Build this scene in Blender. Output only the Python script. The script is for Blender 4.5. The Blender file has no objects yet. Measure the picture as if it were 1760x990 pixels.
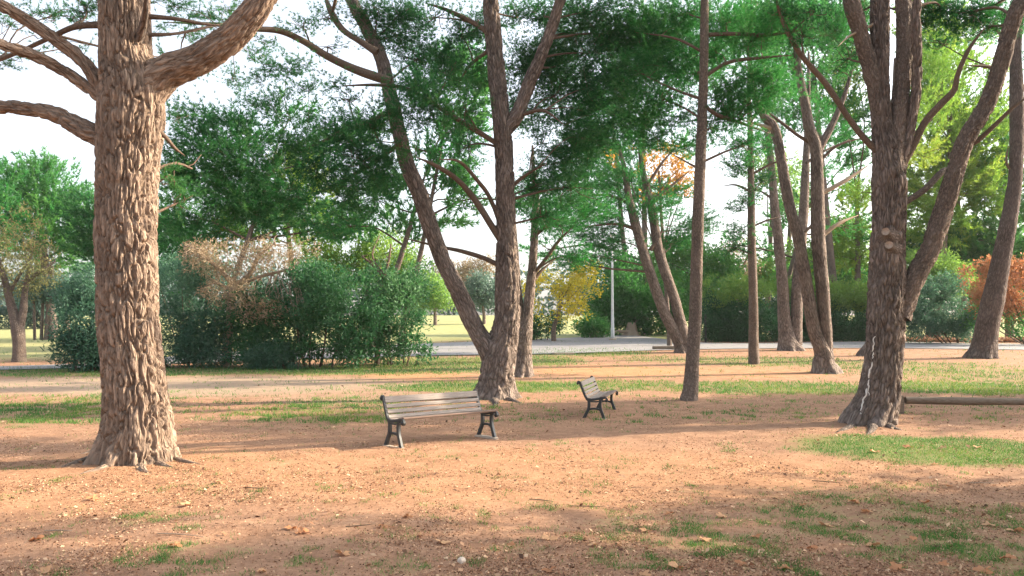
import bpy, bmesh, math, random
import numpy as np
from mathutils import Vector, Matrix

random.seed(11)
rng = np.random.default_rng(11)
scene = bpy.context.scene
col = scene.collection

# ------------------------------------------------------------------ camera, world, sun, exposure
FPX, CX, CY, HOR, CAM_H = 1450.0, 880.0, 495.0, 565.0, 2.0
PITCH = math.atan((HOR - CY) / FPX)
cam_data = bpy.data.cameras.new("camera")
cam = bpy.data.objects.new("camera", cam_data)
col.objects.link(cam)
cam.location = (0, 0, CAM_H)
cam.rotation_euler = (math.pi / 2 + PITCH, 0, 0)
cam_data.sensor_width = 36.0
cam_data.lens = 36.0 * FPX / 1760.0
cam_data.clip_start = 0.1
cam_data.clip_end = 4000
scene.camera = cam

SUN_AZ = math.radians(76.0)      # clockwise from +Y (view direction) towards +X
SUN_EL = math.radians(26.0)
world = bpy.data.worlds.new("World")
scene.world = world
world.use_nodes = True
wn = world.node_tree.nodes
wl = world.node_tree.links
wn.clear()
w_out = wn.new("ShaderNodeOutputWorld")
w_bg = wn.new("ShaderNodeBackground")
w_sky = wn.new("ShaderNodeTexSky")
w_sky.sky_type = 'NISHITA'
w_sky.sun_disc = False
w_sky.sun_elevation = SUN_EL
w_sky.sun_rotation = SUN_AZ
w_sky.altitude = 50
w_sky.air_density = 1.0
w_sky.dust_density = 4.0
w_sky.ozone_density = 1.0
w_bg.inputs['Strength'].default_value = 0.15
w_hs = wn.new("ShaderNodeHueSaturation")      # thin high veil: paler sky
w_hs.inputs['Saturation'].default_value = 0.45
wl.new(w_sky.outputs['Color'], w_hs.inputs['Color'])
wl.new(w_hs.outputs['Color'], w_bg.inputs['Color'])
wl.new(w_bg.outputs['Background'], w_out.inputs['Surface'])

sun_data = bpy.data.lights.new("sun", 'SUN')
sun_data.energy = 4.2
sun_data.angle = math.radians(0.6)
sun_data.color = (1.0, 0.83, 0.61)
sun = bpy.data.objects.new("sun", sun_data)
col.objects.link(sun)
S_DIR = Vector((math.sin(SUN_AZ) * math.cos(SUN_EL), math.cos(SUN_AZ) * math.cos(SUN_EL), math.sin(SUN_EL)))
sun.rotation_euler = S_DIR.to_track_quat('Z', 'Y').to_euler()

scene.view_settings.view_transform = 'Standard'
scene.view_settings.look = 'None'
scene.view_settings.gamma = 1.0
scene.view_settings.exposure = 1.75
scene.cycles.max_bounces = 6
scene.cycles.transparent_max_bounces = 4

# ------------------------------------------------------------------ noise helpers
def _hash(ix, iy, iz, s=0):
    s = int(s)
    h = np.asarray(ix * 374761393 + iy * 668265263 + iz * 2147483647 + s * 974711).astype(np.uint64) & np.uint64(0xFFFFFFFF)
    M = np.uint64(0xFFFFFFFF); a = np.uint64(13); b = np.uint64(16); c = np.uint64(15)
    h = ((h ^ (h >> a)) * np.uint64(1274126177)) & M
    h = ((h ^ (h >> b)) * np.uint64(2246822519)) & M
    return ((h ^ (h >> c)) & np.uint64(0xFFFFFF)).astype(float) / float(0xFFFFFF)

def vnoise(p, seed=0):
    p = np.asarray(p, float)
    i = np.floor(p).astype(np.int64)
    f = p - i
    f = f * f * (3 - 2 * f)
    r = 0
    for dx in (0, 1):
        for dy in (0, 1):
            for dz in (0, 1):
                w = (f[..., 0] if dx else 1 - f[..., 0]) * (f[..., 1] if dy else 1 - f[..., 1]) * (f[..., 2] if dz else 1 - f[..., 2])
                r = r + w * _hash(i[..., 0] + dx, i[..., 1] + dy, i[..., 2] + dz, seed)
    return r

def fbm(p, seed=0, octv=3):
    p = np.asarray(p, float)
    a, s, r, t = 1.0, 1.0, 0, 0
    for k in range(octv):
        r = r + a * vnoise(p * s + 17.3 * k, seed + k)
        t += a
        a *= 0.5
        s *= 2.03
    return r / t

def voro_edge(p, seed=0):
    """F2-F1 of a jittered cell pattern."""
    i = np.floor(p).astype(np.int64)
    f1 = np.full(p.shape[0], 9.0)
    f2 = np.full(p.shape[0], 9.0)
    for dx in (-1, 0, 1):
        for dy in (-1, 0, 1):
            for dz in (-1, 0, 1):
                c = i + np.array([dx, dy, dz])
                q = np.stack([c[:, 0] + _hash(c[:, 0], c[:, 1], c[:, 2], seed),
                              c[:, 1] + _hash(c[:, 0], c[:, 1], c[:, 2], seed + 1),
                              c[:, 2] + _hash(c[:, 0], c[:, 1], c[:, 2], seed + 2)], 1)
                d = np.sqrt(((q - p) ** 2).sum(1))
                f2 = np.minimum(f2, np.maximum(f1, d))
                f1 = np.minimum(f1, d)
    return f2 - f1

def unit(v):
    return v / np.maximum(np.linalg.norm(v, axis=-1, keepdims=True), 1e-9)

def rand_unit(n):
    return unit(rng.normal(size=(n, 3)))

# ------------------------------------------------------------------ place helpers
def terrain(x, y):
    x = np.asarray(x, float)
    y = np.asarray(y, float)
    t = (y - 27.0) / 3.0
    z = 0.033 * 3.0 * np.where(t > 20, t, np.log1p(np.exp(np.minimum(t, 20))))
    z = np.where(y > 170, 0.033 * 143 + (y - 170) * 0.004, z)
    near = 1.0 / (1.0 + np.exp((y - 24) / 2.5))
    n = fbm(np.stack([x * 0.5, y * 0.5, 0 * x], -1), 3, 3) - 0.5
    return z + n * 0.10 * near

def P(px, py, D):
    k = np.array([0, math.cos(PITCH), math.sin(PITCH)]) + (px - CX) / FPX * np.array([1.0, 0, 0]) + (CY - py) / FPX * np.array([0, -math.sin(PITCH), math.cos(PITCH)])
    return np.array([0, 0, CAM_H]) + k * (D / k[1])

def ground_at(px, py):
    lo, hi = 2.0, 400.0
    d = 3.0
    prev = d
    while d < 400:
        p = P(px, py, d)
        if p[2] < terrain(p[0], p[1]):
            lo, hi = prev, d
            break
        prev = d
        d *= 1.02
    for _ in range(30):
        m = (lo + hi) / 2
        p = P(px, py, m)
        if p[2] < terrain(p[0], p[1]): hi = m
        else: lo = m
    p = P(px, py, hi)
    return np.array([p[0], p[1], float(terrain(p[0], p[1]))])

def spline(pts, n):
    """Catmull-Rom through rows of pts (any width), n samples, spaced by length of the first three columns."""
    pts = np.asarray(pts, float)
    q = np.vstack([2 * pts[0] - pts[1], pts, 2 * pts[-1] - pts[-2]])
    out = []
    m = 24
    for i in range(1, len(q) - 2):
        t = np.linspace(0, 1, m, endpoint=False)[:, None]
        a, b, c, d = q[i - 1], q[i], q[i + 1], q[i + 2]
        out.append(0.5 * ((2 * b) + (-a + c) * t + (2 * a - 5 * b + 4 * c - d) * t ** 2 + (-a + 3 * b - 3 * c + d) * t ** 3))
    out.append(pts[-1:])
    o = np.vstack(out)
    s = np.concatenate([[0], np.cumsum(np.linalg.norm(np.diff(o[:, :3], axis=0), axis=1))])
    u = np.linspace(0, s[-1], n)
    return np.stack([np.interp(u, s, o[:, k]) for k in range(o.shape[1])], 1), s[-1]

# ------------------------------------------------------------------ mesh and tag helpers
def make_mesh(name, verts, faces, mats, attrs=None, smooth=False, vec_attrs=None):
    me = bpy.data.meshes.new(name)
    verts = np.asarray(verts, np.float32)
    if isinstance(faces, np.ndarray):
        groups = [faces]
    else:
        groups = [f for f in faces if len(f)]
    nf = sum(len(g) for g in groups)
    me.vertices.add(len(verts))
    me.vertices.foreach_set("co", verts.ravel())
    loops = np.concatenate([g.ravel() for g in groups]).astype(np.int32)
    tot = np.concatenate([np.full(len(g), g.shape[1], np.int32) for g in groups])
    start = np.concatenate([[0], np.cumsum(tot)[:-1]]).astype(np.int32)
    me.loops.add(len(loops))
    me.loops.foreach_set("vertex_index", loops)
    me.polygons.add(nf)
    me.polygons.foreach_set("loop_start", start)
    if smooth:
        me.polygons.foreach_set("use_smooth", np.ones(nf, bool))
    for k, v in (attrs or {}).items():
        a = me.attributes.new(k, 'FLOAT', 'POINT')
        a.data.foreach_set("value", np.asarray(v, np.float32).ravel())
    for k, v in (vec_attrs or {}).items():
        a = me.attributes.new(k, 'FLOAT_VECTOR', 'POINT')
        a.data.foreach_set("vector", np.asarray(v, np.float32).ravel())
    for m in (mats if isinstance(mats, (list, tuple)) else [mats]):
        me.materials.append(m)
    me.update(calc_edges=True)
    return me

def link(name, me, parent=None, loc=None):
    o = bpy.data.objects.new(name, me)
    col.objects.link(o)
    if parent is not None:
        o.parent = parent
        # meshes are built in world coordinates; undo the parent's offset
        o.matrix_parent_inverse = Matrix.Translation(-Vector(parent.location)) if parent.rotation_euler.z == 0 else Matrix()
    if loc is not None:
        o.location = loc
    return o

def thing(name, label, cat, loc=(0, 0, 0), group=None, rz=0):
    o = bpy.data.objects.new(name, None)
    o.empty_display_size = 0.2
    col.objects.link(o)
    o.location = loc
    o.rotation_euler = (0, 0, rz)
    o['label'] = label
    o['category'] = cat
    if group: o['group'] = group
    return o

def tag(o, label=None, cat=None, group=None, kind=None):
    if label: o['label'] = label
    if cat: o['category'] = cat
    if group: o['group'] = group
    if kind: o['kind'] = kind
    return o

# ------------------------------------------------------------------ materials
def new_mat(name):
    m = bpy.data.materials.new(name)
    m.use_nodes = True
    nt = m.node_tree
    nt.nodes.clear()
    out = nt.nodes.new("ShaderNodeOutputMaterial")
    return m, nt.nodes, nt.links, out

def ramp(nodes, stops):
    r = nodes.new("ShaderNodeValToRGB")
    e = r.color_ramp.elements
    while len(e) < len(stops): e.new(0.5)
    for k, (p, c) in enumerate(stops):
        e[k].position = p
        e[k].color = (*c, 1)
    return r

def foliage_mat(name, c1, c2, c3, trans=0.35, rough=0.6):
    m, N, L, out = new_mat(name)
    at = N.new("ShaderNodeAttribute"); at.attribute_name = "tint"
    r = ramp(N, [(0.0, c1), (0.5, c2), (1.0, c3)])
    L.new(at.outputs['Fac'], r.inputs['Fac'])
    p = N.new("ShaderNodeBsdfPrincipled")
    p.inputs['Roughness'].default_value = rough
    p.inputs['Specular IOR Level'].default_value = 0.25
    t = N.new("ShaderNodeBsdfTranslucent")
    hs = N.new("ShaderNodeHueSaturation")
    hs.inputs['Hue'].default_value = 0.485
    hs.inputs['Saturation'].default_value = 1.1
    hs.inputs['Value'].default_value = 1.5
    L.new(r.outputs['Color'], hs.inputs['Color'])
    L.new(r.outputs['Color'], p.inputs['Base Color'])
    L.new(hs.outputs['Color'], t.inputs['Color'])
    mx = N.new("ShaderNodeMixShader"); mx.inputs['Fac'].default_value = trans
    L.new(p.outputs[0], mx.inputs[1]); L.new(t.outputs[0], mx.inputs[2])
    L.new(mx.outputs[0], out.inputs['Surface'])
    return m

def bark_mat(name, light, dark, scale=18.0, stretch=0.28, bump=0.6, smoothz=0.0, patch=None):
    """scale: plates per metre across; uses the trunk's own seamless coordinates."""
    m, N, L, out = new_mat(name)
    at = N.new("ShaderNodeAttribute"); at.attribute_name = "barkco"
    mp = N.new("ShaderNodeMapping"); mp.inputs['Scale'].default_value = (scale, scale, scale * stretch)
    L.new(at.outputs['Vector'], mp.inputs['Vector'])
    nz = N.new("ShaderNodeTexNoise"); nz.inputs['Scale'].default_value = 0.9; nz.inputs['Detail'].default_value = 4
    L.new(mp.outputs[0], nz.inputs['Vector'])
    wv = N.new("ShaderNodeVectorMath"); wv.operation = 'MULTIPLY_ADD'; wv.inputs[1].default_value = (1.7, 1.7, 1.7)
    L.new(nz.outputs['Color'], wv.inputs[0]); L.new(mp.outputs[0], wv.inputs[2])
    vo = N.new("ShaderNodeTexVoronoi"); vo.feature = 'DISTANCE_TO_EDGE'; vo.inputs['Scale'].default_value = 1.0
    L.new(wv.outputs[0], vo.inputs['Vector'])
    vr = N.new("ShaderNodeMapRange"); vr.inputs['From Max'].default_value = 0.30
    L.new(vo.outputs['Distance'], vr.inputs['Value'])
    fine = N.new("ShaderNodeTexNoise"); fine.inputs['Scale'].default_value = 3.5; fine.inputs['Detail'].default_value = 6; fine.inputs['Roughness'].default_value = 0.7
    L.new(mp.outputs[0], fine.inputs['Vector'])
    big = N.new("ShaderNodeTexNoise"); big.inputs['Scale'].default_value = 1.7; big.inputs['Detail'].default_value = 4
    L.new(at.outputs['Vector'], big.inputs['Vector'])
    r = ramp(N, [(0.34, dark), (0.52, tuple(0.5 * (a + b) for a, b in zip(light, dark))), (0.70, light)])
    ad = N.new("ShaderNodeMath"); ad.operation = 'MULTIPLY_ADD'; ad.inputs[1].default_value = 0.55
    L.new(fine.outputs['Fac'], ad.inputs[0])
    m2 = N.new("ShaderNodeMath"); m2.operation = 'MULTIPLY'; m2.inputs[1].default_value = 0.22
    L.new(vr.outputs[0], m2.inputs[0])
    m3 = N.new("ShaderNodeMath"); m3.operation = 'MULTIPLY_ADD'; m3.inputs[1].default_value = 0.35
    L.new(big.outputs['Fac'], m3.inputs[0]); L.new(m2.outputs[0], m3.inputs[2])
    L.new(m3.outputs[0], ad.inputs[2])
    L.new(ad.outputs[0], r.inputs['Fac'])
    p = N.new("ShaderNodeBsdfPrincipled"); p.inputs['Roughness'].default_value = 0.9
    p.inputs['Specular IOR Level'].default_value = 0.15
    L.new(r.outputs['Color'], p.inputs['Base Color'])
    hadd = N.new("ShaderNodeMath"); hadd.operation = 'MULTIPLY_ADD'; hadd.inputs[1].default_value = 0.6
    L.new(fine.outputs['Fac'], hadd.inputs[0]); L.new(vr.outputs[0], hadd.inputs[2])
    b = N.new("ShaderNodeBump"); b.inputs['Strength'].default_value = bump; b.inputs['Distance'].default_value = 0.045
    L.new(hadd.outputs[0], b.inputs['Height'])
    L.new(b.outputs[0], p.inputs['Normal'])
    L.new(p.outputs[0], out.inputs['Surface'])
    return m

def plain_mat(name, c1, c2, scale=20.0, rough=0.7, bump=0.2, metal=0.0, stretch=(1, 1, 1), spec=0.3):
    m, N, L, out = new_mat(name)
    tc = N.new("ShaderNodeTexCoord")
    mp = N.new("ShaderNodeMapping"); mp.inputs['Scale'].default_value = stretch
    L.new(tc.outputs['Object'], mp.inputs['Vector'])
    nz = N.new("ShaderNodeTexNoise"); nz.inputs['Scale'].default_value = scale; nz.inputs['Detail'].default_value = 5; nz.inputs['Roughness'].default_value = 0.65
    L.new(mp.outputs[0], nz.inputs['Vector'])
    r = ramp(N, [(0.3, c1), (0.7, c2)])
    L.new(nz.outputs['Fac'], r.inputs['Fac'])
    p = N.new("ShaderNodeBsdfPrincipled")
    p.inputs['Roughness'].default_value = rough; p.inputs['Metallic'].default_value = metal
    p.inputs['Specular IOR Level'].default_value = spec
    L.new(r.outputs['Color'], p.inputs['Base Color'])
    b = N.new("ShaderNodeBump"); b.inputs['Strength'].default_value = bump; b.inputs['Distance'].default_value = 0.01
    L.new(nz.outputs['Fac'], b.inputs['Height']); L.new(b.outputs[0], p.inputs['Normal'])
    L.new(p.outputs[0], out.inputs['Surface'])
    return m

MAT = {}
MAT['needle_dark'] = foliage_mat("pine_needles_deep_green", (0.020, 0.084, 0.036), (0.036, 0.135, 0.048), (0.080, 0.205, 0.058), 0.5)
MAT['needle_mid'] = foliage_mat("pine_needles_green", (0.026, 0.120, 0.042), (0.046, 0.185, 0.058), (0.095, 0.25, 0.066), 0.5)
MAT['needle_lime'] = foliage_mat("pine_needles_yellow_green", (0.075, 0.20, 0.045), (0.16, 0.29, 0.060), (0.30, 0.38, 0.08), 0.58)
MAT['leaf_olive'] = foliage_mat("thin_yellowing_leaves", (0.10, 0.13, 0.055), (0.20, 0.20, 0.085), (0.42, 0.30, 0.08), 0.4)
MAT['leaf_dark'] = foliage_mat("shrub_leaves_dark_green", (0.018, 0.072, 0.032), (0.042, 0.130, 0.052), (0.095, 0.20, 0.090), 0.32)
MAT['leaf_grey'] = foliage_mat("shrub_leaves_grey_green", (0.036, 0.10, 0.064), (0.075, 0.165, 0.105), (0.15, 0.25, 0.15), 0.32)
MAT['leaf_green'] = foliage_mat("broad_leaves_green", (0.030, 0.125, 0.036), (0.060, 0.20, 0.055), (0.13, 0.29, 0.07), 0.45)
MAT['leaf_lime'] = foliage_mat("broad_leaves_light_green", (0.08, 0.19, 0.05), (0.15, 0.27, 0.065), (0.27, 0.34, 0.09), 0.5)
MAT['leaf_yellow'] = foliage_mat("autumn_leaves_yellow", (0.18, 0.24, 0.05), (0.45, 0.40, 0.06), (0.66, 0.52, 0.07), 0.5)
MAT['leaf_orange'] = foliage_mat("autumn_leaves_orange", (0.28, 0.22, 0.05), (0.42, 0.25, 0.06), (0.50, 0.32, 0.08), 0.4)
MAT['leaf_rust'] = foliage_mat("autumn_leaves_rust", (0.22, 0.11, 0.05), (0.34, 0.17, 0.08), (0.42, 0.25, 0.12), 0.3)
MAT['leaf_beige'] = foliage_mat("dry_leaves_beige", (0.19, 0.15, 0.085), (0.28, 0.215, 0.135), (0.38, 0.31, 0.20), 0.25)
MAT['leaf_blue'] = foliage_mat("far_leaves_blue_green", (0.05, 0.10, 0.08), (0.08, 0.14, 0.11), (0.13, 0.19, 0.13), 0.25)
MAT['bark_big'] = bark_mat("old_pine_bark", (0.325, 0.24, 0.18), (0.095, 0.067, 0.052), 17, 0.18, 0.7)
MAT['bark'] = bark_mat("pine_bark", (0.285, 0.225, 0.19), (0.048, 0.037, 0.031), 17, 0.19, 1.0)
MAT['bark_shaded'] = bark_mat("shaded_pine_bark", (0.17, 0.13, 0.11), (0.04, 0.03, 0.027), 17, 0.19, 1.0)  # pine bark darkened: shade on the trunk put into the colour
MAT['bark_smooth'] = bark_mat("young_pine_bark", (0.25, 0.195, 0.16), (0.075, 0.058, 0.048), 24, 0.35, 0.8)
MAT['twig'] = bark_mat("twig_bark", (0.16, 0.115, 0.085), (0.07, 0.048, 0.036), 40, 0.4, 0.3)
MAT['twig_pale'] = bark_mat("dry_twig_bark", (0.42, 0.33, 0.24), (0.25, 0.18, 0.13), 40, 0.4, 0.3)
MAT['iron'] = plain_mat("black_painted_iron", (0.012, 0.015, 0.017), (0.022, 0.027, 0.030), 30, 0.42, 0.1, 0.0, spec=0.5)
MAT['slat'] = plain_mat("weathered_bench_wood", (0.15, 0.122, 0.104), (0.32, 0.275, 0.24), 9, 0.75, 0.25, 0.0, (0.6, 9, 9), 0.4)
MAT['slat_brown'] = plain_mat("brown_bench_wood", (0.09, 0.058, 0.044), (0.19, 0.128, 0.10), 9, 0.6, 0.25, 0.0, (0.6, 9, 9), 0.4)
MAT['wood'] = plain_mat("weathered_log_wood", (0.10, 0.075, 0.055), (0.25, 0.20, 0.155), 8, 0.85, 0.4, 0.0, (0.8, 8, 8))
MAT['concrete'] = plain_mat("pale_concrete", (0.32, 0.25, 0.19), (0.46, 0.38, 0.30), 14, 0.9, 0.3)
MAT['white_paint'] = plain_mat("pale_grey_paint", (0.60, 0.62, 0.63), (0.72, 0.73, 0.73), 6, 0.45, 0.05)
MAT['cut_wood'] = plain_mat("cut_wood_face", (0.24, 0.17, 0.125), (0.40, 0.31, 0.24), 30, 0.85, 0.2)
MAT['resin'] = plain_mat("dried_white_resin", (0.50, 0.46, 0.42), (0.72, 0.68, 0.62), 40, 0.6, 0.4)
MAT['stone'] = plain_mat("pale_stone", (0.45, 0.36, 0.28), (0.6, 0.5, 0.41), 30, 0.85, 0.3)
MAT['road'] = plain_mat("pale_asphalt", (0.19, 0.185, 0.19), (0.26, 0.25, 0.25), 3, 0.9, 0.2)
MAT['litter'] = foliage_mat("dry_needle_litter", (0.07, 0.036, 0.022), (0.30, 0.16, 0.09), (0.60, 0.42, 0.27), 0.1, 0.8)
MAT['dead_leaf'] = foliage_mat("fallen_leaf_brown", (0.26, 0.115, 0.055), (0.42, 0.20, 0.095), (0.52, 0.33, 0.18), 0.15, 0.7)
MAT['grass'] = foliage_mat("grass_blades", (0.030, 0.115, 0.026), (0.055, 0.18, 0.036), (0.19, 0.24, 0.06), 0.3)

# ------------------------------------------------------------------ ground cover map (world ellipses from measured places)
def patch(px, py, rx, ry, s):
    c = ground_at(px, py)
    a = ground_at(px, py - ry); b = ground_at(px, py + ry)
    return (c[0], 0.5 * (a[1] + b[1]), rx * c[1] / FPX, max(0.5 * (a[1] - b[1]), 0.3), s)

GRASS = [patch(*a) for a in (
    (1620, 775, 230, 25, 1.3), (1560, 900, 260, 60, 0.46), (1680, 960, 160, 50, 0.52), (1150, 930, 160, 60, 0.36), (1330, 960, 110, 40, 0.42),
    (60, 712, 170, 36, 0.50), (560, 706, 140, 26, 0.48), (850, 665, 190, 10, 0.95), (1070, 663, 150, 9, 0.7), (1330, 667, 200, 12, 0.8),
    (1650, 667, 160, 12, 0.95), (150, 640, 360, 8, 0.8), (560, 636, 240, 9, 0.95), (760, 628, 140, 14, 0.9), (1010, 606, 110, 7, 0.9),
    (1330, 622, 170, 9, 0.7), (1650, 640, 190, 20, 0.60), (250, 893, 60, 14, 0.5), (690, 970, 60, 22, 0.42), (330, 950, 120, 24, 0.34), (860, 950, 90, 24, 0.34), (900, 620, 110, 10, 0.9), (1170, 618, 120, 6, 0.6))]
PALE = [patch(*a) for a in ((340, 664, 340, 17, 1.0), (60, 662, 200, 14, 0.9), (600, 680, 140, 14, 0.4))]
RED = [patch(*a) for a in ((1050, 638, 130, 10, 1.0), (720, 645, 90, 7, 0.9), (880, 820, 700, 50, 0.5), (200, 830, 300, 60, 0.5), (1250, 640, 160, 10, 0.6))]

def field(lst, x, y):
    r = np.zeros_like(np.asarray(x, float))
    for (cx, cy, rx, ry, s) in lst:
        d = ((x - cx) / rx) ** 2 + ((y - cy) / ry) ** 2
        r = np.maximum(r, s * np.clip(1.5 - 0.95 * d, 0, 1))
    return r

def grass_field(x, y):
    g = field(GRASS, x, y)
    far = np.clip((y - 58) / 4, 0, 1) * 0.95
    return np.maximum(g, far)

xs = np.unique(np.concatenate([-np.geomspace(12, 400, 36)[::-1], np.arange(-12, 12.01, 0.2), np.geomspace(12, 400, 36)]))
ys = np.unique(np.concatenate([np.linspace(-60, 4, 24), np.arange(4, 30, 0.2), 30 + np.geomspace(0.2, 420, 100)]))
gx, gy = np.meshgrid(xs, ys)
gz = terrain(gx, gy)
gv = np.stack([gx, gy, gz], -1).reshape(-1, 3)
gz_f = (fbm(np.stack([gx * 3.1, gy * 3.1, 0 * gx], -1), 9, 2) - 0.5) * 0.035
gv[:, 2] += np.where(gy.ravel() < 28, gz_f.ravel(), 0)
nx, ny = len(xs), len(ys)
ii = (np.arange(ny - 1)[:, None] * nx + np.arange(nx - 1)[None]).ravel()
gf = np.stack([ii, ii + 1, ii + nx + 1, ii + nx], 1)

def ground_material():
    m, N, L, out = new_mat("bare_earth_and_grass")
    tc = N.new("ShaderNodeTexCoord")
    def noise(s, d=4, r=0.6):
        n = N.new("ShaderNodeTexNoise"); n.inputs['Scale'].default_value = s; n.inputs['Detail'].default_value = d; n.inputs['Roughness'].default_value = r
        L.new(tc.outputs['Object'], n.inputs['Vector']); return n
    n_big, n_mid, n_fine, n_tiny = noise(0.35), noise(2.2, 5), noise(14, 5, 0.7), noise(60, 3, 0.7)
    def attr(nm):
        a = N.new("ShaderNodeAttribute"); a.attribute_name = nm; return a
    def mixc(f, a, b):
        x = N.new("ShaderNodeMix"); x.data_type = 'RGBA'
        for sock, v in ((x.inputs[0], f), (x.inputs[6], a), (x.inputs[7], b)):
            if hasattr(v, 'links'): L.new(v, sock)
            elif isinstance(v, (int, float)): sock.default_value = v
            else: sock.default_value = (*v, 1)
        return x.outputs[2]
    def math2(op, a, b):
        x = N.new("ShaderNodeMath"); x.operation = op
        for k, v in ((0, a), (1, b)):
            if hasattr(v, 'links'): L.new(v, x.inputs[k])
            else: x.inputs[k].default_value = v
        return x.outputs[0]
    r1 = ramp(N, [(0.28, (0.155, 0.085, 0.052)), (0.5, (0.28, 0.16, 0.10)), (0.72, (0.44, 0.275, 0.175))])
    f1 = math2('ADD', math2('MULTIPLY', n_fine.outputs['Fac'], 0.55), math2('MULTIPLY', n_mid.outputs['Fac'], 0.45))
    L.new(f1, r1.inputs['Fac'])
    r2 = ramp(N, [(0.3, (0.23, 0.165, 0.115)), (0.7, (0.36, 0.275, 0.20))])
    L.new(f1, r2.inputs['Fac'])
    r3 = ramp(N, [(0.3, (0.26, 0.125, 0.062)), (0.7, (0.50, 0.28, 0.145))])
    L.new(f1, r3.inputs['Fac'])
    c = mixc(attr("red").outputs['Fac'], r1.outputs[0], r3.outputs[0])
    c = mixc(attr("pale").outputs['Fac'], c, r2.outputs[0])
    speck = N.new("ShaderNodeMapRange"); speck.inputs['From Min'].default_value = 0.62; speck.inputs['From Max'].default_value = 0.7
    L.new(n_tiny.outputs['Fac'], speck.inputs['Value'])
    c = mixc(math2('MULTIPLY', speck.outputs[0], 0.5), c, (0.10, 0.055, 0.036))
    n_mic = noise(150, 2, 0.7)
    sp2 = N.new("ShaderNodeMapRange"); sp2.inputs['From Min'].default_value = 0.60; sp2.inputs['From Max'].default_value = 0.68
    L.new(n_mic.outputs['Fac'], sp2.inputs['Value'])
    c = mixc(math2('MULTIPLY', sp2.outputs[0], 0.55), c, (0.52, 0.36, 0.23))
    gr = ramp(N, [(0.3, (0.045, 0.105, 0.024)), (0.55, (0.085, 0.175, 0.036)), (0.8, (0.17, 0.21, 0.065))])
    L.new(math2('ADD', math2('MULTIPLY', n_fine.outputs['Fac'], 0.5), math2('MULTIPLY', n_big.outputs['Fac'], 0.5)), gr.inputs['Fac'])
    g = math2('ADD', attr("grass").outputs['Fac'], math2('MULTIPLY', math2('SUBTRACT', f1, 0.5), 3.0))
    gm = N.new("ShaderNodeMapRange"); gm.inputs['From Min'].default_value = 0.36; gm.inputs['From Max'].default_value = 1.05
    L.new(g, gm.inputs['Value'])
    c = mixc(math2('MULTIPLY', gm.outputs[0], 0.6), c, gr.outputs[0])
    lr = ramp(N, [(0.35, (0.20, 0.25, 0.085)), (0.65, (0.36, 0.33, 0.18))])
    L.new(f1, lr.inputs['Fac'])
    c = mixc(attr("lawn").outputs['Fac'], c, lr.outputs[0])
    p = N.new("ShaderNodeBsdfPrincipled"); p.inputs['Roughness'].default_value = 0.95; p.inputs['Specular IOR Level'].default_value = 0.1
    L.new(c, p.inputs['Base Color'])
    b = N.new("ShaderNodeBump"); b.inputs['Strength'].default_value = 0.7; b.inputs['Distance'].default_value = 0.03
    L.new(math2('ADD', n_fine.outputs['Fac'], math2('MULTIPLY', n_tiny.outputs['Fac'], 0.35)), b.inputs['Height'])
    L.new(b.outputs[0], p.inputs['Normal'])
    L.new(p.outputs[0], out.inputs['Surface'])
    return m

gxr, gyr = gv[:, 0], gv[:, 1]
lawn = np.maximum(np.clip((gyr - 60) / 8, 0, 1), np.clip((gyr - 40) / 4, 0, 1) * np.clip((-3 - gxr) / 4, 0, 1)) * 0.85
ground = link("ground", make_mesh("ground", gv, gf, ground_material(),
    {"grass": grass_field(gxr, gyr), "pale": field(PALE, gxr, gyr), "red": field(RED, gxr, gyr), "lawn": lawn}, smooth=True))
tag(ground, "reddish bare earth with patches of grass under the pines", kind="structure")

# road: pale strip crossing behind the trees
near = [(-500, 652), (-200, 641), (110, 634), (400, 622), (740, 612), (940, 609), (1200, 601), (1500, 599), (1760, 602), (2100, 606)]
far_ = [(-500, 643), (-200, 633), (110, 627), (400, 606), (740, 591), (940, 583), (1080, 577), (1220, 590), (1500, 588), (1760, 592), (2100, 597)]
def edge_world(lst, n=90):
    w = np.array([ground_at(*a)[:2] for a in lst])
    s, _ = spline(np.hstack([w, np.zeros((len(w), 1))]), n)
    return s[:, :2]
en, ef = edge_world(near), edge_world(far_)
nc = 9
t = np.linspace(0, 1, nc)[None, :, None]
rv = en[:, None] * (1 - t) + ef[:, None] * t
rvz = terrain(rv[..., 0], rv[..., 1]) + 0.035
rv3 = np.concatenate([rv, rvz[..., None]], -1).reshape(-1, 3)
ii = (np.arange(89)[:, None] * nc + np.arange(nc - 1)[None]).ravel()
road = link("road", make_mesh("road", rv3, np.stack([ii, ii + nc, ii + nc + 1, ii + 1], 1), MAT['road'], smooth=True))
tag(road, "pale grey path crossing the park behind the pines", kind="structure")

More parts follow.
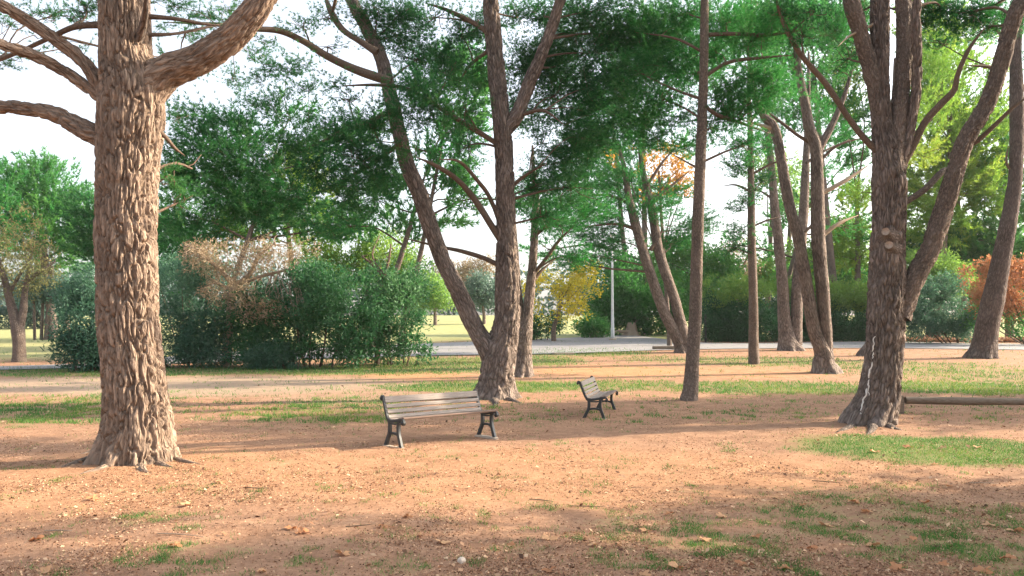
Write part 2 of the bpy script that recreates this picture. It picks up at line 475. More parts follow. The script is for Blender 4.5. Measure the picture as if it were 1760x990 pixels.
# ------------------------------------------------------------------ trunks and branches
def tube(pts, seg, step, bark=0.0, cell=0.055, stretch=0.2, lumps=0.06, seed=0, flare=None, cap=True, crack=1.0, fine=1.0):
    """pts rows: x y z r (world). Returns verts, quads, barkco."""
    pts = np.asarray(pts, float)
    L0 = np.linalg.norm(np.diff(pts[:, :3], axis=0), axis=1).sum()
    n = max(4, int(L0 / step) + 1)
    s, Ls = spline(pts, n)
    arc = np.linspace(0, Ls, n)
    if fine < 1:                                   # coarser rings on the stretch above
        k = np.concatenate([np.arange(int(n * fine)), np.arange(int(n * fine), n, 6)])
        s, arc = s[k], arc[k]
        n = len(k)
    c, r = s[:, :3], np.maximum(s[:, 3], 0.002)
    tan = unit(np.gradient(c, axis=0))
    ref = np.array([0, 1.0, 0]) if abs(tan[0][1]) < 0.9 else np.array([1.0, 0, 0])
    N_ = np.zeros_like(c)
    v = unit(ref - tan[0] * np.dot(ref, tan[0]))
    for i in range(n):
        v = unit(v - tan[i] * np.dot(v, tan[i])); N_[i] = v
    B_ = np.cross(tan, N_)
    th = np.linspace(0, 2 * np.pi, seg, endpoint=False)
    ring = np.cos(th)[None, :, None] * N_[:, None] + np.sin(th)[None, :, None] * B_[:, None]
    R0 = float(np.median(r))
    bc = np.stack([np.broadcast_to(np.cos(th) * R0, (n, seg)), np.broadcast_to(np.sin(th) * R0, (n, seg)), np.broadcast_to(arc[:, None], (n, seg))], -1)
    bc = bc + seed * 3.71
    rad = np.broadcast_to(r[:, None], (n, seg)).copy()
    if lumps:
        rad *= 1 + lumps * 2 * (fbm(bc.reshape(-1, 3) * np.array([2.2 / max(R0, .05) * .4] * 2 + [1.6]), seed + 5, 3).reshape(n, seg) - 0.5)
    if flare is not None:
        amp, hh, k, ph = flare
        h = np.maximum(arc - 0.35, 0)
        w = np.exp(-h / hh)[:, None]
        lob = np.abs(np.sin(k * 0.5 * th + ph)) ** 1.5 + 0.6 * np.abs(np.sin((k + 2) * 0.5 * th + 2.1 * ph)) ** 2
        rad *= 1 + amp * w * (lob[None] - 0.3)
    if bark > 0:
        q = bc.reshape(-1, 3) / np.array([cell, cell, cell / stretch])
        wv = np.stack([vnoise(q * 0.6 + 5, seed + 1), vnoise(q * 0.6 + 31, seed + 2), vnoise(q * 0.6 + 77, seed + 3)], 1) - 0.5
        # winding, merging vertical fissures between raised ridges
        n1 = np.abs(fbm(q * .62 + wv * .5, seed + 60, 2) - .5)
        n2 = np.abs(fbm(q * np.array([.62, .62, .75]) + wv * .5 + 57.7, seed + 63, 2) - .5)
        e = np.minimum(n1, n2)
        pl = np.clip(e / .085, 0, 1) ** .75
        e2 = voro_edge(q * 2.1 + 9, seed + 40)
        pl2 = np.clip(e2 / 0.5, 0, 1)
        d = (pl - 0.7) * bark + (pl2 - 0.6) * bark * 0.14
        rad += (d.reshape(n, seg) * crack)
    V = c[:, None] + ring * rad[..., None]
    V = V.reshape(-1, 3)
    bcv = bc.reshape(-1, 3)
    a = np.arange(n - 1)[:, None] * seg
    j = np.arange(seg)[None]
    jn = (j + 1) % seg
    F = np.stack([a + j, a + jn, a + seg + jn, a + seg + j], -1).reshape(-1, 4)
    if cap:
        top = len(V)
        V = np.vstack([V, c[-1:] + tan[-1:] * r[-1] * 0.3])
        bcv = np.vstack([bcv, bcv[-1:]])
        b = (n - 1) * seg
        T = np.stack([b + np.arange(seg), b + (np.arange(seg) + 1) % seg, np.full(seg, top)], 1)
        return V, [F, T], bcv
    return V, [F], bcv

class Bag:
    """collects geometry into one mesh"""
    def __init__(s): s.v, s.q, s.t, s.b, s.n = [], [], [], [], 0
    def add(s, V, F, bc):
        for f in F:
            (s.q if f.shape[1] == 4 else s.t).append(f + s.n)
        s.v.append(V); s.b.append(bc); s.n += len(V)
    def mesh(s, name, mat):
        fs = []
        if s.q: fs.append(np.vstack(s.q))
        if s.t: fs.append(np.vstack(s.t))
        return make_mesh(name, np.vstack(s.v), fs, mat, smooth=True, vec_attrs={"barkco": np.vstack(s.b)})

def stem_points(pts, D, dd=0.0, base=None):
    """pixel rows (x, y, half width) at distance D -> world rows; dd: how far the end leans away from the viewer"""
    n = len(pts)
    out = []
    for i, (x, y, r) in enumerate(pts):
        f = i / max(n - 1, 1)
        d = D + dd * f * f
        p = P(x, y, d)
        out.append([p[0], p[1], p[2], r * d / FPX])
    if base is not None:
        z0 = float(terrain(out[0][0], out[0][1]))
        out[0][2] = min(out[0][2], z0)
        out.insert(0, [out[0][0], out[0][1], out[0][2] - 0.35, out[0][3] * 1.12])
    return np.array(out)

# ------------------------------------------------------------------ foliage
def needle_sprays(pos, dirs, length, ntuft, nneedle, nl, nw, tint, up=0.25):
    """sprays: twig directions carrying tufts of thin needles (one triangle each)"""
    n = len(pos)
    t = np.linspace(0.12, 1.0, ntuft)
    T = (t[None, :] + rng.uniform(-.06, .06, (n, ntuft)))
    base = pos[:, None] + dirs[:, None] * (length[:, None] * T)[..., None]
    base[..., 2] += (T ** 2) * (length[:, None] * up) * 0.5
    nd = unit(dirs[:, None, None] * 0.9 + rng.normal(size=(n, ntuft, nneedle, 3)) * 0.55 + np.array([0, 0, up * 0.4]))
    ln = nl * rng.uniform(.65, 1.2, (n, ntuft, nneedle, 1))
    b = np.broadcast_to(base[:, :, None], nd.shape)
    side = unit(np.cross(nd, rng.normal(size=nd.shape))) * nw * 0.5
    v0, v1, v2 = b - side, b + side, b + nd * ln
    V = np.stack([v0, v1, v2], -2).reshape(-1, 3)
    F = np.arange(len(V)).reshape(-1, 3)
    tn = np.clip(tint[:, None, None, None] + rng.uniform(-.12, .12, (n, ntuft, nneedle, 1)), 0, 1)
    tn = np.broadcast_to(tn, (n, ntuft, nneedle, 3)).reshape(-1)
    return V, F, tn

def clump_sprays(c, rad, n, droop=0.0, hole=0.45, bias=None):
    """positions and directions of sprays in an uneven ellipsoid"""
    u = rand_unit(n)
    r = rng.uniform(0, 1, n) ** 0.42
    wob = 0.62 + 0.76 * fbm(u * 2.1 + c * 3.3, 21, 2)
    pos = c + u * (r * wob)[:, None] * rad
    keep = fbm((pos + 50) * 1.15, 33, 2) > hole - 0.12
    pos, u = pos[keep], u[keep]
    d = u * np.array([1, 1, 0.45]) + rng.normal(size=u.shape) * 0.40 + np.array([0, 0, 0.28 - droop])
    if bias is not None: d = d + bias * 0.8
    d = unit(d)
    return pos, d

TRIS = {'n': 0}

class Crown:
    def __init__(s): s.V, s.F, s.T, s.n = [], [], [], 0
    def add(s, V, F, T):
        s.V.append(V); s.F.append(F + s.n); s.T.append(T); s.n += len(V)
        TRIS['n'] += len(F) * (F.shape[1] - 2)
    def mesh(s, name, mat):
        fs = {}
        for f in s.F: fs.setdefault(f.shape[1], []).append(f)
        return make_mesh(name, np.vstack(s.V), [np.vstack(f) for f in fs.values()], mat, {"tint": np.concatenate(s.T)})

def pine_crown(crown, clumps, D, dens=1.0, nl=0.13, nw=0.016, ntuft=5, nn=9, tint0=0.45, droop=0.0, twig_bag=None, nodes=None, slen=0.55):
    for cl in clumps:
        px, py, rx, ry = cl[:4]
        dz = cl[4] if len(cl) > 4 else 0.0
        k = cl[5] if len(cl) > 5 else 1.0
        d = D + dz
        c = P(px, py, d)
        rw, rh = rx * d / FPX, ry * d / FPX
        rad = np.array([rw, 0.5 * (rw + rh) * 0.9, rh])
        area = math.pi * rw * rh
        n = int(max(10, area * 2.9 * dens * k / (ntuft * nn * 0.5 * nl * nw) / 0.65))
        bias = None
        if nodes is not None:
            bias = c - np.mean(np.asarray(nodes)[:, :3], axis=0); bias[2] *= .3; bias = unit(bias)
        pos, dirs = clump_sprays(c, rad, n, droop, bias=bias)
        ln = slen * rng.uniform(.6, 1.25, len(pos))
        tint = np.clip(tint0 + rng.normal(0, .10) + rng.normal(0, .13, len(pos)), 0, 1)
        crown.add(*needle_sprays(pos - dirs * ln[:, None] * .5, dirs, ln, ntuft, nn, nl, nw, tint))
        if twig_bag is not None and nodes is not None and len(pos):
            limb_to(twig_bag, nodes, c, rad, pos)

def limb_to(bag, nodes, c, rad, pos):
    nd = np.asarray(nodes)
    dv = c - nd[:, :3]
    dist = np.linalg.norm(dv, axis=1) + 2.0 * np.maximum(0, nd[:, 2] - c[2] + 0.4)
    a = nd[np.argmin(dist)]
    L = np.linalg.norm(c - a[:3])
    r0 = float(min(a[3] * 0.55, 0.022 + 0.011 * L))
    mid = a[:3] * 0.5 + c * 0.5 + rng.normal(0, 0.06 * L, 3) + np.array([0, 0, 0.05 * L])
    if L > 0.3:
        V, F, b = tube(np.array([[*a[:3], r0], [*mid, r0 * .75], [*c, r0 * .45]]), 4, max(0.25, L / 6), lumps=0, seed=1)
        bag.add(V, F, b)
    k = min(len(pos), int(6 + rad[0] * 7)) if c[1] < 40 else 6
    for p in pos[rng.choice(len(pos), k, replace=False)]:
        st = mid * rng.uniform(0, .5) + c * 1.0
        w = rng.uniform(0, .6)
        st = mid * w * .5 + c * (1 - w * .5)
        m2 = 0.5 * (st + p) + rng.normal(0, .07, 3)
        V, F, b = tube(np.array([[*st, r0 * .4], [*m2, r0 * .34], [*p, 0.007]]), 3, 0.4, lumps=0, seed=2)
        bag.add(V, F, b)

def leaf_quads(pos, dirs, ln, wd, tint):
    n = len(pos)
    side = unit(np.cross(dirs, rng.normal(size=(n, 3)))) * (wd * 0.5)[:, None]
    nrm = np.cross(dirs, unit(side))
    a = pos; b = pos + dirs * (ln * .5)[:, None] + side + nrm * (ln * .06)[:, None]
    c = pos + dirs * ln[:, None]; d = pos + dirs * (ln * .5)[:, None] - side + nrm * (ln * .06)[:, None]
    V = np.stack([a, b, c, d], 1).reshape(-1, 3)
    return V, np.arange(4 * n).reshape(-1, 4), np.repeat(np.clip(tint, 0, 1), 4)

def leafy(crown, lobes, D, dens=1.0, ln=0.13, wd=0.05, tint0=0.45, floor=None, hole=0.40, shell=0.35, spray=7):
    """leaves in small twig groups through the volume of several uneven lobes"""
    for lb in lobes:
        px, py, rx, ry = lb[:4]
        dz = lb[4] if len(lb) > 4 else 0.0
        k = lb[5] if len(lb) > 5 else 1.0
        d = D + dz
        c = P(px, py, d)
        rw, rh = rx * d / FPX, ry * d / FPX
        rad = np.array([rw, 0.5 * (rw + rh), rh])
        area = math.pi * rw * rh
        n = int(max(20, area * 3.6 * dens * k / (ln * wd * 0.5) / spray / 0.6))
        u = rand_unit(n)
        r = rng.uniform(0, 1, n) ** shell
        wob = 0.55 + 0.9 * fbm(u * 2.6 + c * 1.7, 5, 3)
        pos = c + u * (r * wob)[:, None] * rad
        keep = fbm((pos + 90) / max(0.35, ln * 5), 61, 2) > hole
        if floor is not None:
            keep &= pos[:, 2] > terrain(pos[:, 0], pos[:, 1]) + 0.03
        pos, u = pos[keep], u[keep]
        g = len(pos)
        tn = tint0 + rng.normal(0, .08) + rng.normal(0, .10, g)
        pos = np.repeat(pos, spray, 0); u = np.repeat(u, spray, 0)
        dirs = unit(u * 0.6 + rng.normal(size=pos.shape) * 0.7 + np.array([0, 0, 0.15]))
        pos = pos + rng.normal(size=pos.shape) * ln * 0.75
        if floor is not None:
            z = terrain(pos[:, 0], pos[:, 1])
            pos[:, 2] = np.maximum(pos[:, 2], z + 0.03)
        m = len(pos)
        crown.add(*leaf_quads(pos, dirs, ln * rng.uniform(.6, 1.3, m), wd * rng.uniform(.7, 1.2, m), np.repeat(tn, spray) + rng.uniform(-.13, .13, m)))

# ------------------------------------------------------------------ pines of the foreground and middle ground
def build_pine(name, label, base, trunk, stems=(), branches=(), clumps=(), mat='bark', seg=20, step=0.12, bark=0.0, cell=0.06,
               flare=(0.35, 0.25, 7, 0.4), needle='needle_dark', dens=1.0, nl=0.13, nw=0.016, tint0=0.45, droop=0.0, D=None, crown_top=(), extra=(), nn=9, slen=0.72, group="pines of the park", dd=0.0, seed=1, crack=1.0, fine=1.0, stretch=.2):
    g = ground_at(*base)
    r_b = trunk[0][2] * g[1] / FPX
    D = D or g[1] + 0.6 * r_b
    b0 = P(trunk[0][0], base[1], D)
    root = thing(name, label, "tree", (b0[0], b0[1], float(terrain(b0[0], b0[1]))), group)
    nodes = []
    tp = stem_points(trunk, D, dd, base=True)
    bag = Bag()
    V, F, b = tube(tp, seg, step, bark, cell, stretch, seed=seed, flare=flare, crack=crack, fine=fine)
    bag.add(V, F, b)
    link("trunk", bag.mesh("trunk", MAT[mat]), root)
    nodes += list(spline(tp, 40)[0][12:])
    for st in stems:                                  # secondary trunks, each a part
        pts, sdd = st[0], st[1]
        sp = stem_points(pts, D, sdd)
        bag = Bag()
        sg = max(10, int(seg * 0.42))
        V, F, b = tube(sp, sg, step * 2.0, bark * 0.6, cell, seed=seed + 9 + len(nodes), crack=crack, lumps=0.05)
        bag.add(V, F, b)
        link("limb", bag.mesh("limb", MAT[st[2] if len(st) > 2 else mat]), root)
        nodes += list(spline(sp, 24)[0][4:])
    for br in branches:
        pts, sdd = br[0], br[1]
        sp = stem_points(pts, D, sdd)
        sp[:, 3] *= .9; sp[-1, 3] *= .3
        bag = Bag()
        V, F, b = tube(sp, 8, 0.12, lumps=0.10, seed=seed + len(nodes))
        bag.add(V, F, b)
        link("branch", bag.mesh("branch", MAT[br[2] if len(br) > 2 else 'twig']), root)
        nodes += list(spline(sp, 14)[0][2:])
    cr, tw = Crown(), Bag()
    pine_crown(cr, list(clumps) + list(extra), D, dens, nl, nw, nn=nn, tint0=tint0, droop=droop, twig_bag=tw, nodes=nodes, slen=slen)
    if crown_top:
        pine_crown(cr, crown_top, D, dens * 0.55, 0.28, 0.035, nn=nn - 2, tint0=tint0, twig_bag=tw, nodes=nodes, slen=slen)
    if cr.n:
        link("crown", cr.mesh("crown", MAT[needle]), root)
    if tw.n:
        tag(link("twigs", tw.mesh("twigs", MAT['twig']), root), kind="stuff")
    return root, D

def top_clumps(px, py, w, h, n, r, zr=2.5):
    return [(px + rng.uniform(-w, w), py + rng.uniform(-h, h), r * rng.uniform(.7, 1.2), r * rng.uniform(.4, .7), rng.uniform(-zr, zr)) for _ in range(n)]

# A: thick pine on the left
A, DA = build_pine("pine_tree", "thick old pine with deeply furrowed bark and spreading limbs, left of the benches", (228, 797),
    [(230, 797, 62), (233, 768, 60), (236, 735, 56), (234, 690, 51), (228, 620, 48.5), (220, 540, 48), (217, 450, 47.5), (217, 350, 48), (220, 270, 50), (225, 205, 53), (226, 150, 51), (217, 100, 43), (214, 40, 40), (212, -40, 40), (210, -200, 33), (204, -480, 16)],
    stems=[([(236, 165, 40), (285, 125, 30), (340, 103, 26), (400, 62, 24), (445, 8, 22), (482, -60, 20), (540, -160, 15), (620, -240, 8)], -0.6),
           ([(200, 240, 24), (165, 232, 18), (130, 214, 16), (90, 195, 13), (40, 186, 11), (0, 184, 11), (-90, 190, 8)], 0.4),
           ([(212, 215, 17), (192, 182, 15), (168, 140, 12), (138, 100, 11), (92, 65, 10), (40, 31, 9), (0, 8, 9), (-70, -35, 7)], -0.9),
           ([(190, 180, 12), (150, 150, 9), (100, 116, 9), (50, 92, 9), (0, 76, 9), (-90, 48, 7)], -1.4)],
    branches=[([(185, 42, 8), (130, 46, 6), (92, 62, 5), (40, 86, 4), (0, 102, 4), (-60, 125, 3)], 0.8),
              ([(222, 112, 11), (236, 75, 9), (248, 35, 7), (251, -10, 6)], -1.0, 'bark'),
              ([(250, 216, 7), (270, 224, 5.5), (285, 236, 4), (300, 254, 3), (318, 268, 1.5)], 0.8),
              ([(250, 28, 6), (300, 32, 4), (345, 40, 3), (390, 46, 2)], 0.5),
              ([(250, 60, 5), (300, 58, 3), (350, 48, 3), (385, 40, 2)], 1.0)],
    extra=[(430, 90, 40, 22, 4, .5), (300, 60, 45, 20, 3, .45), (370, 55, 50, 24, 4, .5), (330, 120, 35, 22, 3.5, .4), (290, 100, 25, 20, 3, .4), (405, 140, 40, 24, 5, .55), (20, 40, 35, 20, 1, .4), (60, 60, 35, 18, 1.5, .35), (140, 35, 30, 22, 1, .5), (15, 110, 30, 14, 1, .25), (310, 200, 35, 26, 3, .4)],
    clumps=[(95, 25, 45, 25, 1.5, .5), (150, 10, 40, 25, 1, .6), (60, 20, 40, 22, 2, .4), (330, 25, 60, 28, 2.2, .5), (395, 20, 45, 25, 2.5, .55), (290, 10, 35, 18, 1, .5), (40, 95, 40, 14, 1, .25), (120, 80, 40, 18, 1.4, .3), (292, 300, 26, 32, .5, .8), (312, 345, 34, 30, 1.0, .8), (330, 290, 30, 30, 1.4, .6)],
    crown_top=top_clumps(210, -300, 420, 180, 22, 95),
    mat='bark_big', seg=230, step=0.0145, bark=0.075, cell=0.047, fine=0.64, stretch=.2, flare=(0.24, 0.26, 9, 0.7), nl=0.10, nw=0.009, nn=10, slen=0.4, dens=.8)

# surface roots of A
def root_part(parent, D, pts, mat, seed):
    rows = []
    for (x, y, r) in pts:
        g = ground_at(x, y)
        rows.append([g[0], g[1], g[2] - r * g[1] / FPX * 0.42, r * g[1] / FPX * (1.0 if len(rows) < len(pts) - 1 else .3)])
    bag = Bag()
    bag.add(*tube(np.array(rows), 12, 0.04, lumps=0.22, seed=seed))
    link("root", bag.mesh("root", MAT[mat]), parent)
for k, pts in enumerate(([(185, 780, 13), (150, 790, 9), (118, 800, 6), (95, 806, 3)], [(200, 792, 13), (178, 804, 9), (150, 812, 5), (128, 818, 2)], [(278, 786, 12), (302, 790, 9), (330, 796, 5), (352, 798, 2)],
        [(240, 796, 12), (246, 808, 7), (262, 814, 3)], [(262, 792, 11), (285, 801, 7), (306, 806, 3)], [(190, 770, 11), (160, 776, 8), (130, 783, 4)])):
    root_part(A, DA, pts, 'bark_big', 50 + k)

# B: twin-limbed pine behind the long bench
B, DB = build_pine("pine_tree", "tall forked pine with a long limb leaning left, behind the long bench", (852, 686),
    [(852, 686, 34), (853, 665, 30), (856, 635, 28), (862, 600, 27), (870, 560, 23), (872, 509, 21), (871, 445, 18), (870, 390, 16), (868, 320, 16), (866, 260, 15.5), (862, 200, 15), (855, 140, 14.5), (850, 80, 14), (843, 0, 13), (838, -80, 12), (826, -300, 8), (815, -440, 4)],
    stems=[([(852, 628, 20), (838, 598, 18), (818, 568, 16), (792, 509, 15), (760, 445, 14), (738, 385, 14), (722, 335, 14), (698, 278, 13), (684, 220, 12.5), (670, 160, 12), (655, 100, 11.5), (631, 50, 11), (604, 0, 10), (575, -70, 8), (540, -200, 4)], 1.2),
           ([(868, 225, 13), (888, 198, 12.5), (909, 145, 11.5), (932, 92, 10.5), (948, 48, 9.5), (962, 5, 8.5), (985, -60, 7), (1010, -160, 4)], -0.8)],
    branches=[([(648, 90, 8), (620, 72, 6), (588, 50, 6), (568, 18, 6), (556, -15, 5)], 0.4),
              ([(672, 140, 9), (640, 130, 9), (600, 115, 8), (560, 95, 7), (520, 70, 6.5), (480, 53, 6), (430, 49, 5), (370, 42, 4), (280, 38, 2)], -2.5),
              ([(862, 252, 5), (815, 222, 5), (770, 195, 4.5), (730, 168, 4), (690, 150, 4), (640, 146, 3), (580, 148, 2)], -1.2),
              ([(866, 420, 8), (845, 388, 6.5), (815, 342, 6), (785, 308, 5), (750, 285, 4), (715, 270, 2.5)], -1.5),
              ([(862, 390, 5), (842, 340, 4), (822, 312, 4), (790, 278, 3), (755, 274, 2)], -2.2),
              ([(862, 458, 5), (830, 443, 4.5), (790, 431, 4), (755, 424, 3), (690, 408, 2)], 1.0),
              ([(848, 62, 6), (815, 40, 5), (770, 18, 4), (730, 5, 3)], 0.8), ([(852, 75, 5), (835, 90, 4), (808, 112, 3), (790, 140, 2)], 1.5),
              ([(880, 205, 4), (905, 195, 4), (935, 190, 3), (970, 215, 2)], -1.0), ([(880, 320, 4), (905, 300, 3), (940, 280, 2)], -1),
              ([(690, 245, 5), (640, 280, 4), (590, 310, 3), (520, 345, 2)], -1.5), ([(676, 190, 5), (620, 215, 4), (560, 240, 3), (500, 270, 2)], -2)],
    clumps=[(340, 250, 55, 42, -4), (400, 215, 50, 38, -4), (370, 310, 65, 45, -4), (450, 280, 60, 45, -3.5), (520, 235, 55, 38, -3), (470, 180, 50, 28, -3, .8), (585, 225, 50, 35, -2), (620, 275, 50, 40, -1.5), (430, 365, 65, 30, -3.5), (500, 345, 55, 35, -3), (325, 385, 50, 28, -4, .7), (570, 320, 55, 32, -2, .8),
            (495, 115, 48, 24, -2.5, .8), (440, 130, 35, 18, -2.5, .5), (650, 300, 40, 40, -1), (640, 215, 50, 40, -1), (700, 200, 55, 45, -1.5), (745, 180, 45, 35, -1.5, .9), (690, 60, 60, 40, 1), (745, 30, 55, 35, .5), (790, 60, 40, 35, 0.5, .8), (720, 100, 50, 30, 1, .8), (650, 20, 40, 25, .5, .5),
            (560, 30, 45, 22, 0, .35), (800, 190, 30, 40, -1, .6), (610, 360, 45, 22, -1, .6), (330, 190, 40, 28, -4, .5), (560, 390, 40, 18, -1.5, .4),
            (920, 90, 55, 60, 1.5, 1.1), (985, 60, 60, 55, 1.0, 1.1), (955, 165, 60, 50, 1.0, 1.2), (1020, 150, 55, 55, .5, 1.1), (1000, 235, 60, 50, .5, 1.2), (935, 245, 45, 45, .5, 1.1), (925, 320, 40, 38, .8, 1), (985, 320, 55, 40, .3, .9), (890, 30, 40, 40, 1.5, .8), (1050, 60, 45, 50, .5, .9)],
    extra=[(560, 80, 40, 22, 0, .5), (600, 170, 40, 22, -1, .5), (640, 60, 40, 30, .5, .5), (520, 45, 45, 20, -1, .45), (570, 140, 35, 20, -1, .4), (620, 20, 40, 22, .5, .5), (690, 20, 50, 30, .5), (760, 100, 40, 30, .5), (820, 40, 35, 40, 1, .8), (455, 70, 45, 20, -2.5, .5), (530, 150, 45, 20, -2.5, .5), (390, 270, 55, 40, -4.5), (300, 300, 45, 40, -4), (540, 280, 55, 38, -2.5), (470, 330, 60, 35, -3.5), (380, 360, 60, 32, -4), (600, 330, 45, 30, -1.5, .8), (660, 250, 45, 40, -1.2), (720, 150, 45, 30, -1), (770, 130, 40, 35, 0, .7), (830, 120, 40, 45, 1.5, .8), (800, 250, 40, 45, 1.5, .7), (900, 180, 50, 50, 1.5, 1.1), (960, 110, 55, 50, 1.5, 1.1), (975, 280, 55, 40, 1), (940, 370, 45, 30, 1, .9), (1030, 90, 55, 50, .5), (910, 120, 45, 50, 1), (1010, 20, 50, 35, 0), (935, 30, 50, 35, 1), (1040, 210, 45, 40, .5), (1000, 190, 55, 45, 1.2)],
    crown_top=top_clumps(840, -240, 330, 150, 26, 75, 3),
    mat='bark', seg=76, step=0.036, bark=0.066, cell=0.082, fine=0.7, stretch=.19, flare=(0.34, 0.30, 8, 1.1), nl=0.13, nw=0.015, dens=1.0, tint0=0.40, seed=4)
for k, pts in enumerate(([(835, 680, 12), (815, 684, 7), (795, 687, 3)], [(868, 684, 11), (884, 690, 7), (900, 694, 3)], [(850, 686, 10), (852, 694, 6), (846, 700, 3)])):
    root_part(B, DB, pts, 'bark', 70 + k)

# C: short forked pine close behind B
C_, DC = build_pine("pine_tree", "short twin-stemmed pine tucked close behind the forked pine", (898, 648),
    [(898, 648, 17), (899, 625, 15), (900, 600, 14), (901, 575, 14), (906, 545, 10), (911, 500, 8.5), (916, 445, 7), (919, 390, 6.5), (921, 340, 6), (917, 300, 4), (915, 250, 2)],
    stems=[([(900, 580, 11), (893, 540, 9), (888, 490, 8), (884, 430, 7), (880, 360, 5), (876, 300, 3)], 1.0)],
    branches=[([(914, 475, 4), (938, 445, 3.5), (962, 412, 3), (985, 390, 2)], -0.6), ([(906, 500, 4), (928, 468, 3), (955, 445, 2)], 0.5), ([(919, 405, 4), (945, 385, 3), (975, 372, 2)], 0)],
    clumps=[(960, 385, 55, 28, 0, .8), (905, 300, 40, 25, 1, .6), (1010, 360, 45, 28, -1), (930, 345, 40, 20, 0, .6), (985, 440, 35, 22, -1, .8)],
    crown_top=[], mat='bark', seg=36, step=0.05, bark=0.018, cell=0.08, needle='needle_mid', nl=0.15, nw=0.018, tint0=0.4, seed=8)

# D: slim straight pine beside the short bench
D_, DD = build_pine("pine_tree", "slim straight pine standing alone just right of the smaller-looking bench", (1185, 689),
    [(1184, 689, 15), (1187, 670, 13), (1190, 620, 11.5), (1194, 560, 11), (1196, 500, 10.5), (1199, 400, 10), (1203, 300, 9.5), (1207, 200, 8.5), (1210, 100, 7.5), (1211, 0, 7), (1213, -150, 5), (1213, -260, 2)],
    branches=[([(1206, 135, 4), (1250, 108, 3.5), (1300, 100, 3), (1360, 95, 2)], -1), ([(1203, 175, 4), (1232, 197, 4), (1270, 210, 3.5), (1322, 229, 2)], 1), ([(1210, 60, 4), (1260, 58, 4), (1320, 60, 3), (1390, 50, 2)], -1.5), ([(1209, 90, 3), (1160, 66, 2.5), (1090, 55, 2)], 0.6), ([(1204, 170, 3), (1150, 150, 2.5), (1090, 120, 2)], 0.4), ([(1201, 290, 2.5), (1150, 262, 2)], 0.5), ([(1196, 510, 2), (1206, 500, 1.5)], 0.1)],
    clumps=[(1110, 30, 60, 40, 1), (1165, 60, 50, 40, 1.5), (1250, 35, 55, 40, 0.5), (1100, 120, 55, 38, .5), (1140, 170, 55, 30, .5), (1105, 210, 50, 26, .8), (1255, 150, 45, 35, .5), (1300, 125, 45, 32, 0), (1150, 110, 50, 30, 1), (1260, 205, 50, 28, .5, .8), (1310, 60, 45, 35, -.5, .8), (1350, 40, 45, 30, -1, .9), (1070, 165, 40, 35, .6), (1220, 220, 40, 30, .8, .7), (1060, 110, 40, 40, 1)],
    extra=[(1120, 80, 55, 40, 1), (1180, 20, 55, 35, 1.2), (1230, 90, 45, 40, .8), (1290, 70, 50, 40, 0), (1160, 200, 45, 26, .8), (1120, 240, 45, 24, .8), (1240, 175, 45, 30, .5), (1290, 175, 45, 30, 0), (1330, 20, 50, 35, -.5), (1090, 60, 50, 45, 1), (1200, 130, 45, 35, 1.5), (1185, 250, 40, 22, 1, .8), (1330, 150, 40, 35, 0, .9), (1280, 250, 40, 22, .5, .7)],
    crown_top=top_clumps(1212, -130, 160, 90, 14, 60, 2.5), mat='bark_smooth', seg=30, step=0.05, bark=0.010, cell=0.06, needle='needle_mid', nl=0.14, nw=0.015, tint0=0.42, flare=(0.12, 0.3, 6, .3), seed=12)

# E: pair of leaning stems by the path
E_, DE = build_pine("pine_tree", "pine with two long stems both leaning left at the path edge", (1172, 607),
    [(1173, 607, 14), (1170, 595, 11), (1161, 575, 10), (1142, 537, 9.5), (1127, 497, 9), (1112, 452, 9), (1100, 412, 8.5), (1090, 378, 8), (1080, 335, 6), (1073, 290, 4.5), (1062, 245, 2)],
    stems=[([(1176, 600, 12), (1177, 583, 10), (1168, 548, 9.5), (1158, 510, 9), (1142, 464, 9), (1130, 421, 8.5), (1122, 370, 8), (1111, 320, 6), (1102, 280, 4), (1098, 235, 2)], 0.8)],
    branches=[([(1118, 430, 4), (1128, 415, 3.5), (1140, 392, 3)], 0.5), ([(1095, 395, 4), (1060, 385, 3), (1000, 390, 2)], -1), ([(1085, 350, 3), (1040, 335, 2.5), (990, 340, 2)], 0), ([(1118, 345, 3), (1150, 322, 2.5), (1190, 290, 2)], .5), ([(1112, 320, 3), (1138, 280, 2.5), (1165, 250, 2)], .5)],
    clumps=[(1030, 340, 55, 26, 0), (1000, 395, 60, 26, 0), (1055, 415, 55, 24, .5), (985, 450, 40, 20, -.5, .9), (1070, 300, 50, 28, 0), (1090, 255, 55, 22, .5, .8), (1130, 360, 40, 25, 0, .8), (1060, 370, 50, 25, 0), (1180, 395, 50, 28, 2, 1), (1150, 420, 40, 15, 2, .8), (1030, 440, 40, 18, 0, .8), (1160, 330, 45, 20, 1, .6), (1215, 375, 25, 25, 2, .6)],
    crown_top=[], mat='bark', seg=28, step=0.08, bark=0.016, cell=0.1, needle='needle_mid', nl=0.19, nw=0.022, tint0=0.35, slen=.7, seed=15)

